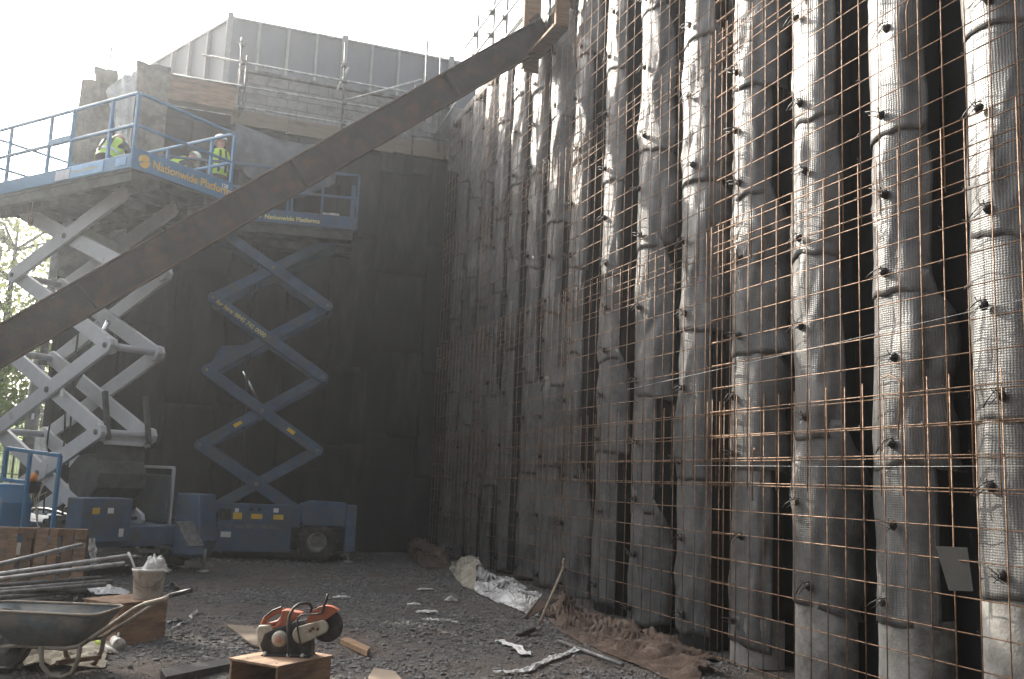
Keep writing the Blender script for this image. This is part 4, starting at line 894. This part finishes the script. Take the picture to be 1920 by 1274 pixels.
n = len(LV[0]); mb = MB(); vs = [v for L_ in LV for v in L_]; fs = [(j * n + i, j * n + (i + 1) % n, (j + 1) * n + (i + 1) % n, (j + 1) * n + i) for j in range(2) for i in range(n)] + [tuple(2 * n + i for i in range(n))]
mb.add(vs, fs, True); mb.build('tray', M_tub, wb, solid=.006)
mb = MB(); mb.tube([Vector(v) for v in LV[0]] + [Vector(LV[0][0])], .011, 8); mb.build('tray_rim', M_barp, wb)
for s in (-1, 1):
    mb = MB(); mb.tube([(-.55, s * .06, .19), (-.36, s * .13, .222), (.02, s * .20,   .225), (.14, s * .22, .25), (.35, s * .25, .40), (.55, s * .27, .55), (.62, s * .275, .585), (.76, s * .28, .625)], .0165, 10); hn = mb.build('handle', M_barp, wb)
    mb = MB(); mb.tube([(.62, s * .275, .585), (.76, s * .28, .625), (.80, s * .281, .635)], .020, 10); mb.build('grip', M_blk if s > 0 else M_barp, hn)
    mb = MB(); mb.tube([(-.16, s * .19, .235), (-.13, s * .2, .10), (-.06, s * .205, .03), (.03, s * .21, .0 + .018), (.10, s * .21, .05), (.14, s * .215, .14), (.15, s * .22, .26)], .018, 10); mb.build('leg', M_barp, wb)
mb = MB(); mb.bar((-.1, -.2, .075), (-.1, .2, .075), .02, .02); mb.bar((-.02, -.2, .12), (.14, .2, .10), .03, .03); mb.build('brace', M_woodd, wb)
wheel(wb, -.57, 0, .23, .23, .1, 26)
for s in (-1, 1):
    mb = MB(); mb.bar((-.56, s * .07, .2), (-.42, s * .12, .38), .02, .012); mb.build('stay', M_barp, wb)

# ---------------------------------------------------------------- wooden crate with bucket
cr = thing('wooden_crate', 'brown plywood crate on the mud with a white bucket on top', 'crate', (-.17, 9.7, 0), R(40))
for nm, a in (('lid', (-.01, .57, -.01, .50, .345, .365)), ('side_panel', (0, .56, 0, .02, -.05, .344)), ('side_panel', (0, .56, .47, .49, -.05, .344)), ('end_panel', (0, .02, .021, .469, -.05, .344)), ('end_panel', (.54, .56, .021, .469, -.05, .344))):
    mb = MB(); mb.box(*a); mb.build(nm, M_woodd if nm == 'lid' else M_ply, cr, bevel=.004)
bk = thing('bucket', 'dirty white bucket stuffed with crumpled plastic on the wooden crate', 'bucket', (.07, 10.08, .366))
mb = MB(); mb.lathe([(0, 0), (.125, 0), (.13, .005), (.15, .25), (.16, .252), (.163, .275), (.152, .28), (.148, .262), (.126, .02), (0, .018)], 32); mb.build('pail', M_white, bk)
mb = MB(); mb.tube([(.155 * math.cos(a), .155 * math.sin(a) , .24 - .13 * math.sin((a - 3.3) / 2.6 * math.pi)) for a in np.linspace(3.3, 5.9, 14)], .003, 5); mb.build('bail', M_galvd, bk)
def crumple(seed, sx, sy, sz):
    def fn(u, v):
        a = (u - .5) * 2; b = (v - .5) * 2
        h = (1 - a * a) * (1 - b * b * .7)
        return (a * sx + .05 * fbm(u * 3, v * 3, seed), b * sy + .05 * fbm(u * 3, v * 3, seed + 5), sz * h * (.6 + .9 * abs(fbm(u * 4, v * 4, seed + 9))))
    mb = MB(); mb.grid(18, 18, fn, smooth=False); return mb
o = crumple(3.1, .13, .11, .15).build('crumpled_film', M_film, None, solid=.003, loc=(.11, 10.08, .62)); tag(o, 'crumpled white plastic stuffed in the top of the bucket', 'plastic sheet')
mb = MB(); mb.tube([(-.13, 0, .5 - .5), (-.17, .0, .1), (-.21, .02, .17)], .012, 6); o = mb.build('plastic_strip', M_film, None, loc=(.07, 10.08, .62)); tag(o, 'thin twisted white strip poking from the left of the bucket', 'plastic strip')
# small white tub lying by the crate, yellow and white stick
q = gnd(218, 1217); tb2 = thing('small_tub', 'small white tub lying on its side against the wooden crate', 'tub', (q.x, q.y, .055), R(20))
mb = MB(); mb.lathe([(0, -.07), (.04, -.07), (.052, .05), (.057, .055), (.057, .07), (0, .072)], 20, Matrix.Rotation(R(100), 4, 'X')); mb.build('pot', M_white, tb2)
mb = MB(); mb.tube([(0, 0, .04), (.01, .0, .085)], .01, 6); mb.build('spout', M_white, tb2)
p0, p1 = gnd(222, 1226, .03), gnd(172, 1198, .12)
sk_ = thing('marker_stick', 'white stick with lime yellow upper half lying beside the small tub', 'stick', p0); d = p1 - p0
mb = MB(); mb.tube([(0, 0, 0), d * .55], .017, 8); mb.build('lower_half', M_white, sk_)
mb = MB(); mb.tube([d * .551, d], .017, 8); mb.build('upper_half', mat('lime_paint', (.55, .62, .12), .6, bump=.1), sk_)

# ---------------------------------------------------------------- stacked scaffold tubes
tubes = [((152, 1022, 11.7), (-40, 1068, 10.1), 'pale scaffold tube sticking up above the heap at the pallet'), ((244, 1042, 11.4), (-60, 1086, 9.9), 'long pale scaffold tube with the farthest right end in the heap'),
    ((232, 1057, 11.2), (-60, 1094, 9.7), 'dull scaffold tube with white dashes just under the longest tube'), ((188, 1084, 11.0), (-60, 1103, 9.6), 'scaffold tube with its end over the white sheet, upper of the flat layer'), ((209, 1090, 10.9), (-60, 1112, 9.5), 'scaffold tube with the farthest right end in the flat layer'),
    ((197, 1096, 10.8), (-60, 1118, 9.4), 'scaffold tube just under the longest one of the flat layer'), ((160, 1108, 10.7), (-60, 1126, 9.3), 'dark scaffold tube ending left of the white sheet'), ((175, 1114, 10.9), (-60, 1108, 9.8), 'black scaffold tube pointing at the white sheet'),
    ((133, 1122, 10.5), (-60, 1136, 9.2), 'lowest scaffold tube of the heap above the wheelbarrow tray'), ((128, 1100, 11.1), (-60, 1116, 9.9), 'short scaffold tube at the back of the flat layer')]
for k, (a, b, lab) in enumerate(tubes):
    p, q = at(*a), at(*b); t = thing('scaffold_tube', lab, 'tube', p, 0, 'scaffold tubes in the heap')
    mb = MB(); mb.tube([(0, 0, 0), q - p], .0265, 14, cap=False); d = (q - p).normalized(); mb.tube([d * .001, q - p], .022, 12, cap=False); mb.build('pipe', M_galv if k < 3 else M_galvd, t)
    mb = MB(); a_ = d.cross(Vector((0, 0, 1))).normalized(); b_ = d.cross(a_); n = 14
    mb.add([(a_ * math.cos(6.2832 * i / n) + b_ * math.sin(6.2832 * i / n)) * r_ for r_ in (.0265, .022) for i in range(n)], [(i, (i + 1) % n, n + (i + 1) % n, n + i) for i in range(n)]); mb.build('end_rim', M_galv, t)
for k, (p, q, lab) in enumerate(((at(60, 1150, 10.2), at(95, 1128, 11.4), 'rough timber bearer under the scaffold tubes, right of the pair'), (at(-40, 1150, 9.8), at(0, 1130, 11.2), 'rough timber bearer under the scaffold tubes, at the left edge'))):
    h = p.z; mb = MB(); mb.bar((0, 0, -.08), (q.x - p.x, q.y - p.y, -.08), .1, .12); t = thing('timber_bearer', lab, 'timber', (p.x, p.y, p.z)); mb.build('beam', M_woodd, t, bevel=.005)
    for f_ in (.15, .85):
        mb = MB(); mb.box(-.05, .05, -.05, .05, -p.z - .02, -.141, Matrix.Translation(((q.x - p.x) * f_, (q.y - p.y) * f_, 0))); mb.build('block', M_woodd, t)

# ---------------------------------------------------------------- pallet on edge
pl = thing('pallet', 'wooden pallet standing on edge behind the scaffold tubes', 'pallet', (-2.05, 13.74, 0), R(-7))
for k, x in enumerate((0.02, .17, .31, .45, .60, .76, .92, 1.08, 1.22)):
    mb = MB(); mb.box(x, x + .10 + .02 * (k % 3), 0, .022, .02, .78); mb.build('slat', (M_wood, M_woodd, M_ply)[k % 3], pl, bevel=.003)
for z in (.02, .36, .70):
    mb = MB(); mb.box(0, 1.36, .023, .10, z, z + .09); mb.build('bearer', M_woodd, pl, bevel=.004)
for x in (0, .62, 1.24):
    mb = MB(); mb.box(x, x + .13, -.035, -.001, .66, .79); mb.build('corner_block', M_woodd if x else M_ply, pl, bevel=.004)
    mb = MB(); mb.box(x, x + .13, .101, .123, .0, .79); mb.build('slat', M_woodd, pl, bevel=.003)
# film wisp on the pallet
q = at(172, 1032, 13.2)
mb = MB(); mb.grid(10, 20, lambda u, v: (-.08 + u * .10 + v * .10 + .03 * fbm(u * 3, v * 4, 1), .05 * fbm(u * 4, v * 5, 6), .16 - v * .40 + .03 * fbm(u * 5, v * 3, 4)), smooth=False); o = mb.build('film_wisp', M_film, None, solid=.003, loc=q); tag(o, 'wisp of clear plastic film caught on the pallet end', 'plastic film')
# litter by the tubes
def litter(px, py, name, lab, cat_, m, sx, sy, sz, seed, zz=0.02, rz=0):
    q = gnd(px, py); o = crumple(seed, sx, sy, sz).build(name, m, None, solid=.004, loc=(q.x, q.y, gfull(q.x, q.y) + zz), rot=(0, 0, rz)); return tag(o, lab, cat_)
litter(190, 1112, 'polythene_sheet', 'flat pale polythene sheet on the ground behind the tube ends', 'plastic sheet', M_film, .32, .3, .08, 1)
litter(150, 1145, 'rubbish_bag', 'shiny black rubbish bag between the wheelbarrow and the crate', 'bag', M_blk, .2, .2, .22, 2)
litter(315, 1108, 'rubbish_bag', 'small dark scrap bag on the mud right of the bucket', 'bag', M_blk, .12, .1, .1, 12)
litter(95, 1238, 'sacking', 'pale lumpy sacking on the ground under the wheelbarrow', 'sack', M_straw, .42, .5, .14, 4)
litter(150, 1212, 'sacking', 'flat pale sacking between the wheelbarrow legs and the stick', 'sack', M_straw, .3, .35, .06, 14)
litter(330, 1172, 'dark_scrap', 'small dark scrap lying right of the wooden crate', 'scrap', M_blk, .09, .05, .04, 5)
litter(845, 1128, 'litter_scrap', 'small bright white scrap alone on the dark gravel', 'scrap', M_white, .06, .05, .06, 6)
litter(798, 1107, 'litter_scrap', 'thin white scrap farthest back on the gravel', 'scrap', M_film, .12, .03, .02, 7)
litter(775, 1135, 'litter_scrap', 'little pale scrap left of the bright white one', 'scrap', M_film, .07, .05, .02, 21)
litter(800, 1151, 'litter_scrap', 'torn pale scrap above the long thin white strip', 'scrap', M_film, .12, .05, .03, 8)
litter(640, 1122, 'litter_scrap', 'faint pale scrap just behind the saw disc', 'scrap', M_film, .1, .04, .02, 9)
def strip(pts, wd, lab, seed):
    P = [gnd(*p) for p in pts]; o0 = P[0]
    def fn(u, v):
        q = v * (len(P) - 1) * .9999; i = int(q); c = P[i].lerp(P[i + 1], q - i); d = (P[i + 1] - P[i]).normalized(); s = Vector((-d.y, d.x, 0))
        wv = wd * (.6 + .8 * abs(fbm(v * 6, seed, 0)))
        c = c + s * (u - .5) * wv + s * .04 * fbm(v * 7, seed, 3)
        return Vector((c.x - o0.x, c.y - o0.y, gfull(c.x, c.y) + .022 + .04 * abs(fbm(u * 2, v * 10, seed))))
    mb = MB(); mb.grid(5, 34, fn, smooth=False); o = mb.build('plastic_strip', M_film, None, solid=.002, loc=(o0.x, o0.y, 0)); return tag(o, lab, 'plastic strip')
strip([(790, 1164), (825, 1170), (865, 1174)], .03, 'long thin white strip lying on the middle gravel', 1)
strip([(932, 1207), (965, 1218), (985, 1232), (995, 1228)], .11, 'white torn strip pointing right toward the shovel blade', 2)
strip([(925, 1262), (985, 1262), (1030, 1240), (1060, 1232), (1082, 1220)], .10, 'longest curved white plastic strip at the front right', 3)
strip([(312, 1188), (350, 1172), (368, 1150)], .03, 'thin pale strip on the mud beside the crate', 4)
def flat_piece(corners, th, name, lab, cat_, m, z=.03):
    P = [gnd(*c) for c in corners]; o0 = sum(P, Vector()) / len(P); mb = MB(); mb.add([p - o0 + Vector((0, 0, -th / 2)) for p in P] + [p - o0 + Vector((0, 0, th / 2)) for p in P], [tuple(reversed(range(len(P)))), tuple(range(len(P), 2 * len(P)))] + [(i, (i + 1) % len(P), len(P) + (i + 1) % len(P), len(P) + i) for i in range(len(P))])
    o = mb.build(name, m, None, bevel=.003, loc=(o0.x, o0.y, gfull(o0.x, o0.y) + z)); return tag(o, lab, cat_)
flat_piece([(424, 1175), (500, 1180), (540, 1195), (520, 1222), (475, 1213)], .02, 'board_offcut', 'weathered board offcut on the ground behind the saw box', 'board', M_tim)
flat_piece([(638, 1203), (650, 1198), (694, 1218), (688, 1226)], .05, 'timber_offcut', 'notched yellow timber offcut on the gravel right of the saw', 'timber', M_wood, .04)
flat_piece([(690, 1274), (700, 1256), (740, 1262), (760, 1285), (710, 1300)], .015, 'board_offcut', 'tan board scrap at the bottom edge right of the saw box', 'board', M_tim)
flat_piece([(300, 1268), (440, 1244), (450, 1254), (310, 1284)], .06, 'dark_plank', 'black wet plank lying on the gravel left of the saw box', 'plank', M_blk, .02)

# ---------------------------------------------------------------- torn membrane along the wall foot
def skirt(name, lab, foot, tops, X, m, seed, amp):
    """foot: measured ground line; tops: upper edge where it lies against the mesh"""
    P = [gnd(*p) for p in foot]; T = [onX(*p, X) for p in tops]; n = len(P)
    def fn(u, v):
        q = v * (n - 1) * .9999; i = int(q); f = q - i; p = P[i].lerp(P[i + 1], f); t = T[i].lerp(T[i + 1], f)
        c = p.lerp(t, u ** 1.3); c.z = t.z * math.sin(u * math.pi / 2) ** 1.1
        w_ = amp * (1.6 * u * (1 - u) + .35 * u + .06)
        c += Vector((fbm(u * 2.5, c.y * 3, seed), .5 * fbm(u * 2, c.y * 2.5, seed + 8), fbm(u * 2.2, c.y * 2.4, seed + 4))) * w_ * 1.6
        c.z += amp * .5 * u * fbm(c.y * 9, seed, 2); c += noise.noise_vector(Vector((c.x * 5, c.y * 5, seed))) * amp * .35 * (.3 + u)
        c.z = max(c.z, gfull(c.x, c.y) + .012); return c
    mb = MB(); mb.grid(18, 30 * (n - 1), fn); o = mb.build(name, m, None, solid=.006); return tag(o, lab, 'membrane')
skirt('membrane_heap', 'brown crumpled membrane heap in the dark far corner', [(762, 1040), (790, 1066), (842, 1068)], [(768, 1020), (798, 1012), (834, 1036)], 5.4, M_mud, 1, .16)
skirt('membrane_flap', 'grey folded membrane flap standing up left of the white part', [(842, 1068), (866, 1100), (893, 1110)], [(852, 1060), (868, 1046), (892, 1042)], 5.3, M_straw, 2, .08)
skirt('membrane_strip', 'white mottled membrane strip curled along the foot of the wall', [(892, 1110), (925, 1126), (985, 1150), (1012, 1160)], [(894, 1043), (908, 1072), (968, 1090), (1018, 1118)], 5.45, M_sheet, 3, .10)
skirt('membrane_strip', 'brown muddy membrane strip along the wall foot beyond the shovel', [(1015, 1150), (1048, 1184), (1085, 1204), (1130, 1224), (1195, 1246), (1300, 1292)], [(1022, 1140), (1056, 1106), (1092, 1146), (1150, 1158), (1238, 1188), (1350, 1232)], 5.5, M_mud, 4, .11)
# shovel leaning against the mesh
p0, p1 = gnd(1012, 1168, .12), at(1060, 1057, 12.4)
sh = thing('shovel', 'muddy shovel leaning on the wall with its blade on the gravel', 'shovel', p0); d = p1 - p0; dn = d.normalized()
mb = MB(); mb.tube([(0, 0, 0), d * .5, d * .93], .019, 8); mb.build('shaft', M_tim, sh)
sd = dn.cross(Vector((0, 1, 0))).normalized()
mb = MB(); mb.tube([d * .92, d * .95 + sd * .05, d + sd * .06, d - sd * .06, d * .95 - sd * .05, d * .92], .014, 7); mb.build('grip', M_tim, sh)
c = gnd(975, 1190, .02) - p0; bs = Vector((.12, .10, 0))
mb = MB(); mb.grid(8, 8, lambda u, v: Vector((0, 0, -.03)).lerp(c, v) + bs * (u - .5) * 2 * (.75 + .25 * v) + Vector((0, 0, -.04 * (1 - (2 * u - 1) ** 2)))); mb.build('blade', M_galvd, sh, solid=.004)
p0 = gnd(983, 1160, .02); p1 = at(1012, 1122, 12.0); d = p1 - p0
sp = thing('spade', 'broad rusty spade head propped behind the shovel shaft', 'spade', p0)
mb = MB(); mb.grid(4, 6, lambda u, v: d * v + Vector((.06 + .16 * v, -.10 * v, 0)) * (u)); mb.build('blade', M_beam, sp, solid=.005)
mb = MB(); mb.tube([(0, 0, .01), d], .013, 6); mb.build('edge', M_tim, sp)
# tube lying on the ground by the strip and a pale card caught on the mesh
p0, p1 = gnd(1048, 1203, .03), gnd(1168, 1247, .03); mb = MB(); mb.tube([(0, 0, 0), p1 - p0], .02, 8); o = mb.build('ground_tube', M_galvd, None, loc=p0); tag(o, 'thin grey tube lying on the gravel beside the muddy membrane strip', 'tube')
P = [onX(*c, 5.82) for c in ((1754, 1024), (1797, 1027), (1806, 1110), (1773, 1108))]; o0 = P[0]; mb = MB(); mb.add([p - o0 for p in P] + [p - o0 + Vector((.008, 0, 0)) for p in P], [(0, 1, 2, 3), (7, 6, 5, 4), (0, 4, 5, 1), (1, 5, 6, 2), (2, 6, 7, 3), (3, 7, 4, 0)]); o = mb.build('board_card', mat('grey_card', (.085, .082, .075), .8, var=.12, bump=.05), None, loc=o0, rot=(0, .03, .55)); tag(o, 'plain grey card caught slanting on the rusty mesh at the right', 'card')
# string lines in front of the mesh
for (a, b, lab) in (((1280, 707, 5.75), (1920, 560, 5.75), 'thin pale string line stretched along the mesh at mid height'), ((1400, 873, 5.75), (1920, 873, 5.75), 'thin pale string line stretched level along the lower mesh')):
    p, q = onX(*a), onX(*b); d = q - p; p = p - d * .3; q = q + d * .3
    mb = MB(); mb.tube([(0, 0, 0), (q - p) * .5 + Vector((0, 0, -.012)), q - p], .0016, 4); o = mb.build('string_line', M_film, None, loc=p); tag(o, lab, 'string')
# ---------------------------------------------------------------- trees, fence and posts beyond the site
def tree(label, loc, h, cr, seed, nleaf, leaf_m, lsize, bare=0., group='trees beyond the site', lo=.25):
    rr = random.Random(seed); t = thing('tree', label, 'tree', loc, rr.uniform(0, 6), group); limbs = []
    mb = MB(); pts = [Vector((.12 * h * .1 * fbm(z * .2, seed, 0), .12 * h * .1 * fbm(z * .2, seed, 4), z)) for z in np.linspace(-.2, h * .8, 9)]
    mb.tube(pts, 1, 9, taper=[h * .022 * (1 - .85 * k / 8) for k in range(9)])
    mb.build('trunk', M_bark, t)
    mb = MB()
    for k in range(26):
        f = rr.uniform(lo, .78); p = pts[int(f / .8 * 8)]; a = rr.uniform(0, 6.28); l = cr * rr.uniform(.55, 1.05) * (1.15 - .5 * f); e = rr.uniform(.15, .8)
        d = Vector((math.cos(a), math.sin(a), e)); q1 = p + d * l * .5 + Vector((0, 0, .1 * l)); q2 = p + d * l + Vector((0, 0, .05 * l * fbm(k, seed, 1)))
        mb.tube([p, q1, q2], 1, 5, taper=[h * .006, h * .004, h * .0015]); limbs.append((q1, q2))
        for _ in range(5):
            s = rr.random(); b = q1.lerp(q2, s); v = Vector((rr.gauss(0, 1), rr.gauss(0, 1), rr.gauss(.4, .7))).normalized() * l * .35
            mb.tube([b, b + v], h * .0011, 3, cap=False); limbs.append((b, b + v))
    tag(mb.build('limbs', M_bark, t, fix=False), kind='stuff')
    g = np.random.default_rng(seed); n = int(nleaf * (1 - bare)); V = np.empty((n * 4, 3)); cl = [(a.lerp(b, rr.uniform(.3, 1.1)), rr.uniform(.35, 1.0)) for a, b in limbs for _ in range(2)]
    for i in range(n):
        c, r_ = cl[int(g.integers(len(cl)))]; p = np.array(c) + g.normal(0, .16 * cr * r_, 3)
        u = g.normal(0, 1, 3); u /= np.linalg.norm(u); v = np.cross(u, g.normal(0, 1, 3)); v /= np.linalg.norm(v); s = lsize * g.uniform(.6, 1.4)
        V[i * 4:i * 4 + 4] = [p - u * s, p + v * s * .55, p + u * s, p - v * s * .55]
    me = bpy.data.meshes.new('foliage'); me.from_pydata(V.tolist(), [], np.arange(n * 4).reshape(n, 4).tolist()); tag(link('foliage', me, leaf_m, t), kind='stuff'); return t
def tz(x, y): return 1.0
tree('olive green tree with thin open crown seen left between the grey arms', (-5.6, 40, 1.5), 11.5, 4.6, 1, 7000, M_leafd, .12)
tree('bare twiggy tree with sparse leaves against the white sky', (-2.9, 44, 1.6), 10.0, 4.2, 2, 1500, M_leafd, .10)
tree('low bright green bushy tree beside the grass bank', (-5.2, 33, 1.2), 5.4, 2.7, 3, 7000, M_leaf, .09, lo=.12)
tree('dark green dense tree at the far left edge beyond the lift', (-9.5, 38, 1.5), 9.5, 4.5, 4, 8000, M_leafd, .13)
tree('green tree off at the left behind the lift', (-9.6, 33.5, .9), 7.0, 3.4, 5, 8000, M_leaf, .12)
for k, (x, y, h) in enumerate(((-7.0, 21.0, 8.6), (-11.0, 18.5, 9.6), (-9.7, 30.0, 18.0), (-12.2, 36.5, 19.0), (-13.0, 24.0, 12.0))):  # unseen trees added to keep the sun off the foreground
    tree(('broad leafy tree added for shade just left of the view by the lift', 'leafy tree added for shade well left of the scaffold tubes', 'tall leafy tree added for shade left of the view behind the others', 'leafy tree added for shade left of the wall end', 'leafy tree added for shade far left of the wheelbarrow')[k], (x, y, -.1), h, (2.7, 3.6, 3.9, 4.4, 4.0)[k], 20 + k, (9000, 9000, 15000, 13000, 9000)[k], M_leaf, .2, lo=.1)
# green mesh fence panels along the bank
fx = thing('mesh_fence', 'green mesh site fence in front of the grass bank', 'fence', (-6.4, 27.6, .2))
for k in range(6):
    mb = MB(); mb.bar((k * .95, 0, -.3), (k * .95, 0, 2.05), .06, .06); mb.build('post', M_greenf, fx)
for z in (.1, .6, 1.1, 1.6, 1.95):
    mb = MB(); mb.tube([(0, 0, z), (4.75, 0, z)], .014, 5); mb.build('rail', M_greenf, fx)
mb = MB()
for k in range(90): mb.tube([(k * .0528, -.016, .08), (k * .0528, -.016, 1.98)], .0035, 3, cap=False)
tag(mb.build('mesh_wire', M_greenf, fx, fix=False), kind='stuff')
for (p, q, r_, lab) in ((at(75, 660, 24), at(58, 880, 24), .16, 'pale grey upright column behind the lift at the left edge'), (at(108, 440, 22.6), at(96, 560, 22.6), .10, 'pale thin column beside the wall end below the platform')):
    mb = MB(); mb.tube([Vector((0, 0, q.z - p.z - 1.6)), (0, 0, 0)], r_, 16); o = mb.build('column', M_conc, None, loc=p); tag(o, lab, 'column')
for (a, b, lab) in (((72, 772, 26), (150, 768, 26), 'upper pale pole lying across the view before the grass'), ((28, 783, 25.5), (95, 776, 25.5), 'lower pale pole lying across the view before the grass')):
    p, q = at(*a), at(*b); t = thing('barrier_rail', lab, 'rail', p); mb = MB(); mb.tube([(0, 0, 0), q - p], .04, 8); mb.build('pole', M_film, t)
    for f_ in (.1, .9):
        c = (q - p) * f_; mb = MB(); mb.tube([c + Vector((0, .05, .05)), (c.x, c.y + .05, -p.z)], .03, 6); mb.build('stand', M_galvd, t)
# ---------------------------------------------------------------- added air volume standing in for glare in the lens
mb = MB(); mb.box(-120, 120, -35, 160, -1.5, 18.5)
hm = bpy.data.materials.new('glare_veil_air'); hm.use_nodes = True; t = hm.node_tree; t.nodes.clear()
pv = t.nodes.new('ShaderNodeVolumePrincipled'); pv.inputs['Color'].default_value = (.90, .95, 1, 1); pv.inputs['Density'].default_value = .0018; pv.inputs['Anisotropy'].default_value = .74
mo = t.nodes.new('ShaderNodeOutputMaterial'); t.links.new(pv.outputs[0], mo.inputs['Volume'])
tag(mb.build('glare_veil', hm), kind='stuff')
